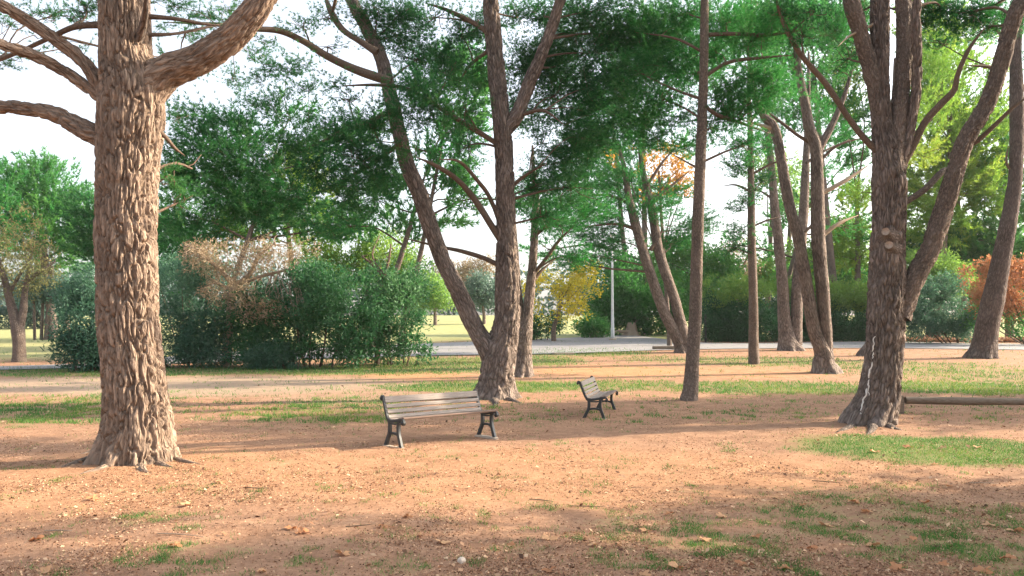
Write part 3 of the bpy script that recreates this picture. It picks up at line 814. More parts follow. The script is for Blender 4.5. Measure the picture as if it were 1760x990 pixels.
# F: slender pole-like pine
F_, DF = build_pine("pine_tree", "slender pole-like pine in front of the hedge", (1296, 626),
    [(1296, 626, 9.5), (1295, 590, 8.5), (1295, 540, 8), (1294, 480, 7.5), (1292, 420, 7), (1291, 330, 6), (1290, 250, 5), (1288, 190, 4), (1286, 120, 2)],
    branches=[([(1291, 330, 2.5), (1265, 318, 2), (1240, 320, 1.5)], .3), ([(1292, 390, 2), (1320, 378, 1.6), (1345, 372, 1)], .3), ([(1291, 300, 2.5), (1330, 280, 2), (1370, 270, 1.5)], -.4)],
    clumps=[(1270, 285, 35, 25, 0, .9), (1275, 345, 32, 24, 0, .9), (1278, 398, 28, 22, 0, .9), (1258, 425, 22, 14, 0, .7), (1310, 310, 25, 20, .5, .7), (1315, 250, 35, 28, .5, .8), (1265, 240, 38, 22, 0, .8), (1305, 180, 40, 30, 1, .8)],
    mat='bark_smooth', seg=20, step=0.09, bark=0.01, cell=0.08, needle='needle_dark', nl=0.18, nw=0.02, tint0=0.45, flare=(0.1, 0.3, 6, .3), seed=18)

# G: V-shaped pair near the path
G_, DG = build_pine("pine_tree", "pine dividing near the ground into a narrow V, right by the path", (1357, 603),
    [(1358, 603, 21), (1354, 585, 16), (1348, 550, 11), (1345, 490, 9.5), (1339, 425, 8.5), (1331, 350, 7.5), (1325, 280, 6), (1318, 200, 5), (1312, 100, 2)],
    stems=[([(1366, 592, 13), (1369, 550, 10), (1371, 490, 10), (1377, 420, 9), (1382, 350, 8), (1386, 260, 6), (1389, 170, 4), (1390, 90, 2)], 1.0)],
    branches=[([(1382, 400, 3), (1405, 380, 2.5), (1430, 372, 2)], .3), ([(1331, 345, 3), (1310, 330, 2), (1285, 322, 1.5)], .3), ([(1386, 280, 3), (1420, 258, 2), (1460, 240, 2)], 1)],
    clumps=[(1360, 170, 45, 35, 1, .7), (1405, 200, 40, 30, 1.5, .6), (1330, 215, 40, 28, 1, .6), (1440, 230, 40, 28, 2, .6), (1370, 60, 45, 40, 1, .9), (1420, 290, 30, 18, 1, .4)],
    mat='bark', seg=28, step=0.08, bark=0.018, cell=0.1, needle='needle_mid', nl=0.19, nw=0.022, seed=21)

# H: pine with crossing stems
H_, DH = build_pine("pine_tree", "pine with a flared foot and two stems crossing upward, left of the resin-streaked trunk", (1418, 642),
    [(1419, 642, 24), (1416, 625, 18), (1415, 605, 15), (1400, 568, 11.5), (1390, 513, 10.5), (1381, 457, 10), (1370, 400, 9.5), (1356, 350, 9), (1341, 265, 8.5), (1330, 218, 7.5), (1312, 198, 6.5), (1295, 160, 5), (1288, 100, 4), (1284, 40, 2)],
    stems=[([(1420, 605, 12), (1419, 568, 10.5), (1415, 513, 11), (1410, 457, 11.5), (1406, 400, 12), (1405, 325, 11), (1402, 255, 10), (1391, 220, 9.5), (1384, 180, 8), (1372, 115, 6), (1366, 50, 3.5)], -0.4),
           ([(1404, 262, 8), (1426, 222, 6), (1447, 176, 4.5), (1460, 135, 3), (1475, 80, 2)], -0.3)],
    branches=[([(1404, 250, 4), (1375, 235, 3.5), (1345, 212, 3), (1310, 185, 2)], .5), ([(1408, 335, 4), (1450, 312, 4), (1494, 283, 3)], .5, 'twig_pale'), ([(1408, 410, 4), (1440, 385, 3.5), (1475, 370, 2)], .5, 'twig_pale'), ([(1330, 222, 4), (1300, 213, 3), (1270, 205, 2)], -.4, 'twig_pale'), ([(1406, 280, 3), (1440, 250, 2.5), (1490, 235, 2)], .3)],
    clumps=[(1395, 30, 45, 35, 0), (1340, 100, 40, 30, 0, .8), (1440, 60, 40, 35, 0, .8), (1300, 40, 40, 35, 0, .9), (1430, 120, 35, 30, .5, .7), (1465, 30, 30, 30, .5), (1450, 390, 35, 22, 2, .5)],
    crown_top=top_clumps(1370, -120, 120, 70, 10, 55, 2),
    mat='bark', seg=40, step=0.055, bark=0.018, cell=0.085, needle='needle_mid', nl=0.16, nw=0.019, flare=(0.3, 0.3, 6, .5), seed=25)

# I: many-stemmed pine on the right
I_, DI = build_pine("pine_tree", "big many-stemmed pine with white resin streak and two sawn stubs, on the right", (1492, 731),
    [(1494, 731, 42), (1500, 712, 37), (1510, 683, 34), (1516, 640, 31), (1520, 602, 29.5), (1523, 560, 30), (1523, 521, 30), (1525, 441, 28), (1528, 370, 26.5), (1528, 310, 27), (1524, 270, 22), (1516, 215, 16), (1512, 150, 15), (1512, 60, 15), (1512, -20, 14), (1510, -160, 9), (1508, -280, 4)],
    stems=[([(1545, 545, 20), (1560, 508, 17), (1576, 470, 16.5), (1600, 425, 16), (1625, 350, 15.5), (1640, 300, 14.5), (1660, 240, 14), (1695, 180, 13.5), (1720, 110, 13), (1736, 50, 13), (1756, 0, 12), (1790, -70, 9), (1830, -160, 4)], -1.0, 'bark_smooth'),
           ([(1532, 320, 20), (1538, 250, 16), (1544, 195, 14), (1552, 130, 13), (1556, 60, 14), (1553, 0, 13), (1548, -70, 11), (1545, -200, 5)], 0.5, 'bark_smooth'),
           ([(1544, 300, 11), (1558, 245, 9), (1568, 195, 8.5), (1575, 150, 8), (1576, 90, 8), (1575, 30, 7), (1580, -60, 5), (1590, -150, 3)], -0.6),
           ([(1516, 220, 13), (1503, 150, 13), (1490, 95, 13.5), (1476, 45, 13.5), (1462, 0, 13.5), (1448, -60, 10), (1430, -170, 5)], -0.5, 'bark_smooth')],
    branches=[([(1512, 262, 8), (1490, 243, 6.5), (1460, 205, 6), (1420, 145, 6), (1375, 92, 5), (1345, 35, 4), (1330, -15, 3)], -0.8),
              ([(1550, 285, 8), (1570, 250, 7), (1590, 210, 7), (1620, 176, 7), (1640, 155, 6), (1646, 128, 5), (1665, 85, 4), (1692, 48, 3)], -0.5),
              ([(1540, 355, 7), (1560, 345, 6), (1590, 325, 6), (1620, 295, 6), (1640, 288, 4)], 0.3, 'bark_smooth'),
              ([(1662, 250, 5), (1680, 242, 5), (1715, 210, 4), (1742, 184, 3), (1775, 160, 2)], -0.3),
              ([(1716, 120, 4), (1700, 115, 4), (1660, 112, 2)], -0.3), ([(1512, 35, 4), (1495, 45, 3), (1460, 62, 2), (1440, 80, 1.5)], -0.6, 'twig_pale')],
    extra=[(1650, 45, 45, 25, 1, .8), (1590, 10, 40, 25, 1, .9), (1420, 60, 40, 28, 0, .8), (1480, 20, 35, 30, 1.5, .8), (1380, 60, 40, 30, -.5, .8), (1700, 15, 45, 28, 1), (1745, 30, 35, 30, 0, .7), (1610, 70, 35, 25, 1.5, .6)],
    clumps=[(1620, 15, 45, 28, 1, .9), (1670, 20, 40, 25, .8, .8), (1400, 20, 45, 28, -.5, .8), (1700, 45, 35, 22, 1, .6), (1345, 20, 40, 30, -.5, .8), (1590, 40, 35, 25, 1.2, .7), (1460, 100, 40, 35, 1.4, .5)],
    crown_top=top_clumps(1600, -430, 260, 70, 14, 80, 3),
    mat='bark', seg=110, step=0.024, bark=0.07, cell=0.058, fine=0.72, stretch=.19, flare=(0.26, 0.28, 7, 0.2), nl=0.13, nw=0.013, nn=10, seed=31)
for k, pts in enumerate(([(1478, 722, 14), (1462, 733, 9), (1446, 740, 5), (1434, 744, 2)], [(1520, 728, 12), (1536, 736, 8), (1556, 742, 3)], [(1500, 730, 11), (1498, 740, 6), (1488, 748, 3)])):
    root_part(I_, DI, pts, 'bark', 90 + k)
# two sawn stubs on the front of the trunk and a dried resin streak
def front_point(px, py, half, D, cx):
    """point on the near side of a round trunk of half width `half` px centred at cx"""
    R = half * D / FPX
    off = (px - cx) / half
    d = D - R * math.sqrt(max(0.0, 1 - off * off))
    return P(px, py, d)
for (x, y, r, cx, dx, dz) in ((1522, 398, 7, 1526, -0.10, 0.05), (1528, 421, 7, 1526, 0.03, 0.03)):
    c0 = front_point(x + 3, y + 8, 27, DI + 0.12, cx)
    c1 = front_point(x, y, 27, DI - 0.10, cx)
    rr = r * DI / FPX
    bag = Bag()
    bag.add(*tube(np.array([[*c0, rr * 2.6], [*(c0 * .65 + c1 * .35), rr * 1.9], [*(c0 * .35 + c1 * .65), rr * 1.25], [*c1, rr]]), 18, 0.02, lumps=0.12, seed=3, cap=False))
    stub = link("branch_stub", bag.mesh("branch_stub", MAT['bark_smooth']), I_)
    ax = unit(c1 - c0)
    e1 = unit(np.cross(ax, [0, 0, 1.0])); e2 = np.cross(ax, e1)
    th = np.linspace(0, 2 * np.pi, 16, endpoint=False)
    V = np.vstack([c1 + ax * .004 + (np.cos(th)[:, None] * e1 + np.sin(th)[:, None] * e2) * rr * .97, c1 - ax * .02 + (np.cos(th)[:, None] * e1 + np.sin(th)[:, None] * e2) * rr * .97])
    f = [np.arange(16)[None], np.stack([np.arange(16), (np.arange(16) + 1) % 16, (np.arange(16) + 1) % 16 + 16, np.arange(16) + 16], 1)]
    me = make_mesh("cut_face", V, f, MAT['cut_wood'])
    cf = bpy.data.objects.new("cut_face", me); col.objects.link(cf); cf.parent = stub
    cf.matrix_parent_inverse = (stub.matrix_parent_inverse.copy())
    cf.matrix_parent_inverse = Matrix.Translation(-Vector(I_.location)) @ Matrix()
    cf.matrix_parent_inverse = Matrix()
rs = Bag()
trk = [(1494, 731, 42), (1500, 712, 37), (1510, 683, 34), (1516, 640, 31), (1520, 602, 29.5), (1523, 560, 30)]
def trunk_at(y):
    yy = [a[1] for a in trk][::-1]
    return np.interp(y, yy, [a[0] for a in trk][::-1]), np.interp(y, yy, [a[2] for a in trk][::-1])
RES = [(736, 722, -.62, -.66, 3.6), (724, 708, -.68, -.62, 2.8), (706, 690, -.63, -.66, 1.9), (692, 668, -.70, -.66, 2.0), (664, 652, -.62, -.64, 1.2), (650, 622, -.70, -.64, 1.6), (616, 606, -.62, -.66, 1.0), (604, 578, -.68, -.66, 1.2), (738, 726, -.48, -.56, 2.6), (736, 728, -.36, -.44, 1.8), (680, 660, -.55, -.6, 1.0)]
for (y0, y1, off0, off1, r0) in RES:
    rows = []
    for f_ in np.linspace(0, 1, 7):
        y = y0 + (y1 - y0) * f_
        cx, hw = trunk_at(y)
        px = cx + hw * (off0 + (off1 - off0) * f_) + rng.normal(0, 1.0)
        p = front_point(px, y, hw * 0.95, DI, cx)
        rows.append([*p, r0 * DI / FPX * rng.uniform(.6, 1.3) * (0.5 if f_ in (0, 1) else 1)])
    rs.add(*tube(np.array(rows), 8, 0.03, lumps=0.3, seed=int(y0)))
link("resin_streak", rs.mesh("resin_streak", MAT['resin']), I_)

# J: pine leaning at the right edge, its shade put into a darker bark
J_, DJ = build_pine("pine_tree", "dark pine leaning right beside the orange-leaved shrub", (1690, 616),
    [(1688, 616, 24), (1691, 600, 21), (1697, 562, 18.5), (1706, 520, 18), (1714, 481, 16.5), (1730, 400, 14), (1740, 345, 12), (1746, 290, 11), (1748, 210, 11.5), (1747, 150, 11), (1746, 90, 9), (1750, 20, 8), (1752, -60, 6), (1752, -180, 2)],
    branches=[([(1746, 170, 5), (1770, 140, 4), (1800, 120, 3)], .3), ([(1745, 300, 3), (1730, 280, 2.5), (1733, 250, 2)], -.2), ([(1747, 100, 4), (1720, 60, 3), (1690, 30, 2)], .4)],
    clumps=[(1745, 30, 40, 30, 0, .7), (1790, 90, 40, 40, 0, .8), (1700, 60, 35, 20, .5, .4)],
    crown_top=top_clumps(1760, -100, 140, 70, 10, 60, 2), mat='bark_shaded', seg=40, step=0.06, bark=0.02, cell=0.09, needle='needle_mid', nl=0.18, nw=0.02, seed=37, group="pines of the park")

# K: trunk mostly hidden behind I
K_, DK = build_pine("pine_tree", "pine half hidden behind the resin-streaked trunk with only its dark foot showing", (1488, 612),
    [(1489, 612, 14), (1498, 590, 10), (1510, 550, 9), (1520, 480, 9), (1528, 400, 8), (1534, 300, 7), (1536, 200, 5), (1538, 100, 2)],
    clumps=[(1600, 190, 45, 40, 1, .8), (1610, 110, 45, 35, 1.5, .8), (1480, 330, 30, 26, 1, .6), (1585, 265, 35, 30, 1, .6)],
    branches=[([(1535, 260, 3), (1570, 230, 2.5), (1610, 200, 2)], .5)],
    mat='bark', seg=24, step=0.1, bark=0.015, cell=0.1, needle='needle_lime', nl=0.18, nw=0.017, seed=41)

# ------------------------------------------------------------------ pines outside the picture to the right, whose shade falls into it
def shade_pine(h=12.5, seed=0, spread=3.3, lo=3.2):
    pts = np.array([[0, 0, -.3, .34], [.05, 0, 1.5, .26], [-.1, .1, h * .5, .19], [.1, 0, h * .8, .11], [0, 0, h, .03]])
    bag = Bag(); bag.add(*tube(pts, 16, .25, seed=seed)); trunk = bag.mesh("trunk", MAT['bark'])
    nodes = list(spline(pts, 24)[0][6:])
    cr, tw = Crown(), Bag()
    for k in range(34):
        a = rng.uniform(0, 2 * np.pi); f = (k + rng.uniform(0, 1)) / 34
        rr = spread * math.sqrt(rng.uniform(.03, 1)) * (1 - .45 * f)
        c = np.array([rr * math.cos(a), rr * math.sin(a), lo + (h - lo) * f])
        rad = np.array([1.3, 1.3, .8]) * rng.uniform(.7, 1.2)
        pos, d = clump_sprays(c, rad, 46)
        ln = .8 * rng.uniform(.6, 1.2, len(pos))
        cr.add(*needle_sprays(pos - d * ln[:, None] * .5, d, ln, 4, 6, .28, .05, np.clip(rng.normal(.45, .15, len(pos)), 0, 1)))
        limb_to(tw, nodes, c, rad, pos)
    return trunk, cr.mesh("crown", MAT['needle_dark']), tw.mesh("twigs", MAT['twig'])
SHADE = [(14.0, 10.3, "pine outside the view nearest on the right"), (20.0, 11.4, "pine outside the view right of the nearest one"), (11.6, 6.6, "pine outside the view nearest the viewer"),
         (19.2, 22.8, "pine outside the view behind the log rail"), (22.0, 25.0, "pine outside the view far behind the log rail"), (26.0, 27.5, "pine outside the view farthest to the right")]
SM = shade_pine()
for k, (x, y, lb) in enumerate(SHADE):
    root = thing("pine_tree", lb, "tree", (x, y, float(terrain(x, y))), "pines of the park", rng.uniform(0, 6.28))
    for nm, me in zip(("trunk", "crown", "twigs"), SM):
        o = bpy.data.objects.new(nm, me); col.objects.link(o); o.parent = root
        if nm == "twigs": o['kind'] = "stuff"

# ------------------------------------------------------------------ shrubs, background trees
def shrub(name, label, cat, base, lobes, mat, dens=1.0, ln=0.13, wd=0.045, tint0=.45, stems=6, group=None, D=None, hole=.40, stem_mat='twig', shell=.35):
    g = ground_at(*base)
    D = D or g[1]
    root = thing(name, label, cat, tuple(g), group)
    cr = Crown()
    leafy(cr, lobes, D, dens, ln, wd, tint0, floor=True, hole=hole + .05, shell=shell)
    link("foliage", cr.mesh("foliage", MAT[mat]), root)
    bag = Bag()
    for k in range(stems):
        lb = lobes[k % len(lobes)]
        d = D + (lb[4] if len(lb) > 4 else 0)
        c = P(lb[0] + rng.uniform(-.4, .4) * lb[2], lb[1] + rng.uniform(-.3, .3) * lb[3], d)
        bx = g[0] * .5 + c[0] * .5
        s = np.array([bx + rng.uniform(-.2, .2), c[1] + rng.uniform(-.2, .2), 0])
        s[2] = terrain(s[0], s[1]) - .1
        m = (s + c) / 2 + rng.normal(0, .12, 3)
        bag.add(*tube(np.array([[*s, .05], [*m, .035], [*c, .01]]), 6, .3, seed=k))
    tag(link("stems", bag.mesh("stems", MAT[stem_mat]), root), kind="stuff")
    return root

SG = "shrubs along the path"
shrub("shrub", "rounded grey-green shrub just left of the furrowed trunk", "shrub", (150, 637), [(150, 560, 50, 60, 0), (135, 600, 40, 40, -.5), (165, 500, 50, 45, 1), (120, 520, 25, 40, .5, .7), (180, 600, 40, 40, 0)], 'leaf_grey', 1.0, .19, .055, .35, group=SG)
shrub("shrub", "tall grey-green shrub just right of the furrowed trunk", "shrub", (320, 630), [(300, 500, 60, 50, 0), (335, 560, 60, 60, 0), (300, 590, 45, 45, -.5), (350, 480, 45, 40, 1), (270, 450, 40, 40, 2), (350, 605, 45, 28, -.5)], 'leaf_grey', 1.0, .19, .055, .4, group=SG)
shrub("shrub", "wide dark green shrub in the middle of the shrubbery behind the long bench", "shrub", (540, 632), [(450, 540, 60, 50, .5), (520, 520, 70, 60, 0), (590, 520, 70, 65, 0), (540, 575, 70, 50, 0), (610, 570, 60, 55, -.2), (480, 590, 60, 42, .2), (440, 600, 45, 35, 0, .8), (560, 480, 60, 40, 1), (420, 560, 40, 40, 1, .7)], 'leaf_dark', 1.0, .18, .075, .45, 10, group=SG)
shrub("shrub", "green rounded shrub at the right end of the shrubbery by the path", "shrub", (690, 628), [(680, 530, 50, 60, 0), (700, 575, 45, 48, -.3), (650, 510, 50, 55, .5), (650, 585, 50, 42, 0), (715, 600, 32, 26, -.5), (700, 490, 40, 35, 1, .8)], 'leaf_dark', 1.0, .18, .075, .55, group=SG)
shrub("shrub", "low leafy shrub at the foot of the dark shrubbery", "shrub", (490, 634), [(470, 612, 45, 22, 0), (515, 616, 30, 17, -.3), (440, 618, 28, 14, 0)], 'leaf_grey', 1.1, .17, .03, .35, 4, group=SG)

def bare_tree(label, base, trunk, D, limbs, lobes, leaf, dens, mat='twig_pale', ln=.12, wd=.05, name="bare_tree", cat="tree", leaf_tint=.5, twigs=60, hole=.4):
    g = ground_at(*base)
    D = D or g[1]
    root = thing(name, label, cat, tuple(g), "background trees")
    bag = Bag(); tp = stem_points(trunk, D, 0, base=True); bag.add(*tube(tp, 14, .12, lumps=.08, seed=3)); link("trunk", bag.mesh("trunk", MAT[mat]), root)
    nodes = list(spline(tp, 16)[0][6:])
    tw = Bag()
    for pts in limbs:
        sp = stem_points(pts, D, rng.uniform(-.8, .8)); b2 = Bag(); b2.add(*tube(sp, 7, .2, lumps=.08)); link("branch", b2.mesh("branch", MAT[mat]), root)
        nodes += list(spline(sp, 10)[0][2:])
    nd = np.array(nodes)
    for k in range(twigs):
        a = nd[rng.integers(len(nd))]
        lb = lobes[rng.integers(len(lobes))]
        e = P(lb[0], lb[1], D + (lb[4] if len(lb) > 4 else 0)) + rand_unit(1)[0] * np.array([lb[2], .5 * (lb[2] + lb[3]), lb[3]]) * D / FPX * rng.uniform(.3, 1)
        a = nd[np.argmin(np.linalg.norm(nd[:, :3] - e, axis=1) + rng.uniform(0, .6, len(nd)))]
        m = (a[:3] + e) / 2 + rng.normal(0, .1, 3)
        tw.add(*tube(np.array([[*a[:3], .022], [*m, .014], [*e, .004]]), 4, .4, lumps=0))
    tag(link("twigs", tw.mesh("twigs", MAT[mat]), root), kind="stuff")
    cr = Crown(); leafy(cr, lobes, D, dens, ln, wd, leaf_tint, hole=hole); link("crown", cr.mesh("crown", MAT[leaf]), root)
    return root

bare_tree("dry beige-leaved tree with drooping twigs rising out of the shrubbery", (390, 630), [(390, 628, 9), (392, 580, 8), (396, 530, 7), (405, 490, 6)], None,
    [[(404, 495, 5), (380, 465, 4), (350, 440, 3), (322, 420, 2)], [(405, 492, 5), (430, 470, 4), (445, 440, 3), (470, 420, 2)], [(405, 490, 4), (450, 475, 3), (500, 462, 2)], [(404, 500, 4), (380, 490, 3), (345, 470, 2)]],
    [(360, 445, 50, 30, -.5), (420, 450, 55, 32, -.8), (490, 435, 60, 30, 0), (390, 500, 50, 30, -1), (450, 530, 50, 24, -1.2), (520, 540, 30, 14, -1.2), (340, 430, 28, 18, 0), (500, 420, 45, 20, .3)], 'leaf_beige', .34, ln=.16, wd=.045, twigs=130, hole=.42)
bare_tree("small leafless sapling poking above the right of the shrubbery", (640, 628), [(648, 620, 5), (652, 560, 4), (655, 500, 3), (660, 475, 2.5)], None,
    [[(660, 478, 2.5), (640, 455, 2), (622, 440, 1.2)], [(660, 476, 2.5), (668, 450, 2), (672, 420, 1.2)], [(661, 474, 2), (640, 440, 1.5), (652, 405, 1)]], [(650, 445, 40, 30)], 'leaf_lime', .05, mat='twig', twigs=22)
# tree with pale trunk at the far left
bare_tree("grey-trunked tree with thin yellowing leaves at the left edge of the park", (33, 622), [(33, 622, 12), (33, 598, 10.5), (31, 570, 11), (26, 548, 9), (18, 520, 7), (8, 480, 5), (-8, 430, 3)], None,
    [[(34, 560, 8), (40, 535, 6.5), (43, 500, 5), (52, 455, 3)], [(15, 505, 4), (35, 470, 3), (55, 440, 2)], [(5, 470, 4), (-10, 430, 3), (-30, 400, 2)], [(42, 490, 4), (70, 465, 3), (95, 450, 2)]],
    [(15, 455, 65, 55, 0), (60, 470, 45, 32, -.5), (30, 395, 45, 45, .5, .7), (-20, 440, 50, 60, 0), (70, 430, 35, 25, 0, .8), (20, 500, 50, 22, 0, .7)], 'leaf_olive', .20, mat='bark_smooth', ln=.14, wd=.06, name="park_tree", leaf_tint=.35, twigs=110)

def bg_tree(name, label, base, lobes, mat, D, dens=1.0, ln=.3, wd=.12, tint0=.5, trunk_px=6, pine=False, trunk_mat='bark_smooth', hole=.38, top=None):
    root_p = P(base[0], base[1], D)
    z0 = float(terrain(root_p[0], D))
    root = thing(name, label, "tree", (root_p[0], D, z0), "background trees")
    r = trunk_px * D / FPX
    cen = np.mean([P(l[0], l[1], D + (l[4] if len(l) > 4 else 0)) for l in lobes], axis=0)
    pts = np.array([[root_p[0], D, z0 - .3, r * 1.25], [root_p[0], D, z0 + 1.0, r], [root_p[0] * .5 + cen[0] * .5, D, (z0 + cen[2]) / 2, r * .8], [cen[0], D, cen[2], r * .5]])
    bag = Bag(); bag.add(*tube(pts, 10, .5, seed=5)); link("trunk", bag.mesh("trunk", MAT[trunk_mat]), root)
    cr = Crown()
    if pine:
        tw = Bag(); nodes = list(spline(pts, 12)[0][4:])
        pine_crown(cr, lobes, D, dens, ln, wd, ntuft=4, nn=8, tint0=tint0, slen=.9, twig_bag=tw, nodes=nodes)
        if tw.n: tag(link("twigs", tw.mesh("twigs", MAT['twig']), root), kind="stuff")
    else:
        leafy(cr, lobes, D, dens, ln, wd, tint0, floor=True, hole=hole)
        tw = Bag(); nd = spline(pts, 10)[0][4:]
        for lb in lobes:
            c = P(lb[0], lb[1], D + (lb[4] if len(lb) > 4 else 0)); a = nd[rng.integers(len(nd))]
            tw.add(*tube(np.array([[*a[:3], a[3] * .5], [*((a[:3] + c) / 2 + rng.normal(0, .2, 3)), a[3] * .3], [*c, .02]]), 5, .5))
        tag(link("twigs", tw.mesh("twigs", MAT['twig']), root), kind="stuff")
    link("crown", cr.mesh("crown", MAT[mat]), root)
    return root

# left background
bg_tree("pine_tree", "bright green round-topped pine rising in the far left background", (90, 585), [(20, 320, 60, 45, 0), (85, 330, 65, 50, 0), (60, 375, 80, 50, -1), (125, 380, 60, 55, 1), (30, 400, 60, 50, 0), (110, 430, 60, 40, 1), (70, 290, 40, 22, 1)], 'needle_mid', 66, 1.35, .46, .075, .75, 8, pine=True)
bg_tree("pine_tree", "darker pine in the left background beside the lamp post", (190, 585), [(150, 370, 45, 55, 0), (190, 390, 50, 60, 0), (155, 430, 40, 35, 0), (230, 400, 60, 50, 0), (290, 420, 55, 40, 0)], 'needle_dark', 60, 1.2, .46, .075, .6, 7, pine=True)
bg_tree("pine_tree", "bright green pine cut by the left edge of the view", (-40, 590), [(-40, 330, 70, 60, 0), (-20, 390, 60, 60, 0), (-90, 380, 60, 60)], 'needle_mid', 62, 1.2, .46, .075, .6, 8, pine=True)
bg_tree("broadleaf_tree", "small dark tree among far trunks in the left distance", (112, 585), [(70, 500, 50, 40), (100, 520, 45, 40), (30, 545, 50, 22), (-10, 540, 40, 26), (80, 550, 40, 18)], 'leaf_blue', 88, .9, .32, .13, .4, 5)
for x, w, lb in ((60, 2.2, "thinnest far trunk, leftmost in the distant row left of the furrowed trunk"), (71, 2.5, "slim far trunk just left of the stoutest in the distant row"), (80, 4.5, "stoutest far trunk in the distant row left of the furrowed trunk"), (89, 3.2, "far trunk at the right end of the distant row, next to the grey-green shrub")):
    g = ground_at(x, 584)
    root = thing("far_tree", lb, "tree", tuple(g), "row of far trunks")
    hgt = 5.5
    bag = Bag(); r = w * g[1] / FPX
    lean = rng.uniform(-.5, .5)
    bag.add(*tube(np.array([[g[0], g[1], g[2] - .2, r * 1.2], [g[0] + lean * .4, g[1], g[2] + 2.2, r], [g[0] + lean, g[1], g[2] + hgt, r * .6]]), 8, .4))
    link("trunk", bag.mesh("trunk", MAT['bark_smooth']), root)
    cr = Crown()
    leafy(cr, [(x + lean * 10, 500, 26, 22)], g[1], .6, .3, .12, .45); link("crown", cr.mesh("crown", MAT['leaf_blue']), root)
# middle-left background
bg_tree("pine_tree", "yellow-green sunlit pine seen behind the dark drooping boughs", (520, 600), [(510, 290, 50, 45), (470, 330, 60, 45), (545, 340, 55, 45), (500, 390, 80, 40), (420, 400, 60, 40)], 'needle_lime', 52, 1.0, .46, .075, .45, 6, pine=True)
bg_tree("broadleaf_tree", "pale green loose-crowned tree behind the right of the shrubbery", (640, 600), [(600, 420, 55, 40), (660, 440, 60, 45), (700, 470, 45, 40), (610, 470, 60, 40), (560, 440, 50, 40)], 'leaf_lime', 50, .8, .22, .09, .35, 5, hole=.45)
bg_tree("pine_tree", "mid green pine behind the leaning limb", (640, 600), [(640, 340, 60, 36), (700, 380, 60, 32), (600, 390, 60, 28), (670, 300, 50, 28), (770, 300, 50, 30), (800, 350, 40, 25), (770, 380, 50, 18, 0, .5), (810, 140, 50, 50, 0, 1), (780, 220, 50, 40)], 'needle_mid', 46, .95, .46, .075, .75, 6, pine=True)
bg_tree("pine_tree", "mid green pine filling the gap left of the shrub tops", (330, 600), [(320, 420, 60, 36), (380, 400, 60, 30), (300, 470, 50, 40), (270, 380, 40, 40)], 'needle_mid', 52, 1.0, .46, .075, .4, 6, pine=True)
bg_tree("broadleaf_tree", "hazy blue-green tree far away across the lawn", (832, 553), [(830, 495, 30, 26), (812, 508, 24, 22), (845, 512, 25, 20)], 'leaf_blue', 105, 1.0, .4, .16, .5, 3)
bg_tree("broadleaf_tree", "small light green tree far across the lawn left of the leaning limb", (748, 556), [(745, 500, 26, 30), (725, 520, 26, 26), (770, 515, 20, 20)], 'leaf_lime', 100, 1.0, .4, .16, .4, 3)
bg_tree("broadleaf_tree", "brownish tree top showing far behind the leaning limb", (800, 553), [(775, 462, 30, 16), (810, 465, 28, 20), (840, 455, 22, 16), (795, 490, 25, 18)], 'leaf_beige', 120, .6, .4, .16, .3, 3)
# centre-right background
bg_tree("broadleaf_tree", "yellow-leaved tree beside the white lamp post", (952, 579), [(965, 475, 45, 34), (930, 500, 35, 36), (1000, 490, 36, 36), (965, 525, 50, 30), (930, 545, 26, 22), (1010, 455, 22, 16)], 'leaf_yellow', 60, .45, .22, .11, .5, 4, hole=.46)
bg_tree("broadleaf_tree", "dark green broad tree behind the leaning stems", (1090, 578), [(1060, 490, 55, 50), (1110, 470, 60, 50), (1085, 530, 65, 45), (1150, 510, 50, 55), (1040, 540, 35, 35), (1130, 545, 55, 32)], 'leaf_green', 72, 1.1, .32, .14, .25, 6)
bg_tree("broadleaf_tree", "light green broad tree between the slim pine and the leaning stems", (1215, 580), [(1190, 450, 55, 45), (1230, 480, 45, 45), (1150, 450, 45, 40), (1215, 520, 45, 40), (1250, 470, 25, 35)], 'leaf_green', 64, 1.05, .28, .12, .65, 5)
shrub("shrub", "low green bush left of the white lamp post", "shrub", (1025, 578), [(1020, 560, 26, 18), (1000, 566, 16, 12), (1040, 564, 16, 14)], 'leaf_green', 1.1, .25, .11, .35, 4, D=66)
shrub("shrub", "dark green bush under the yellow-leaved tree", "shrub", (925, 580), [(925, 560, 24, 20), (945, 556, 22, 22), (905, 568, 16, 12)], 'leaf_dark', 1.1, .25, .10, .6, 4, D=62)
bg_tree("broadleaf_tree", "orange autumn tree glowing high behind the leaning stems", (1150, 578), [(1085, 272, 30, 22), (1130, 290, 45, 30), (1165, 310, 30, 26), (1140, 265, 38, 18), (1105, 300, 30, 20), (1175, 285, 20, 22), (1070, 270, 26, 18), (1180, 320, 20, 20), (1140, 330, 36, 18)], 'leaf_orange', 54, .36, .26, .12, .6, 4, hole=.46)
bare_tree("pinkish bare tree far behind the slender pine", (1265, 588), [(1265, 588, 4), (1266, 540, 3.5), (1268, 490, 3), (1270, 450, 2)], 70, [[(1268, 500, 2.5), (1250, 460, 2), (1240, 430, 1)], [(1268, 480, 2.5), (1285, 440, 2), (1295, 410, 1)]], [(1270, 450, 35, 35)], 'leaf_beige', .35, ln=.25, wd=.09, twigs=50)
for (x, label, yb) in ((1318, "pale smooth trunk behind the hedge seen through the V", 560), (1350, "pale slim trunk behind the hedge right of the V", 560)):
    bg_tree("far_tree", label, (x, yb), [(x, 300, 40, 40), (x + 20, 350, 35, 25)], 'leaf_lime', 78, .5, .3, .12, .4, 5, hole=.45)

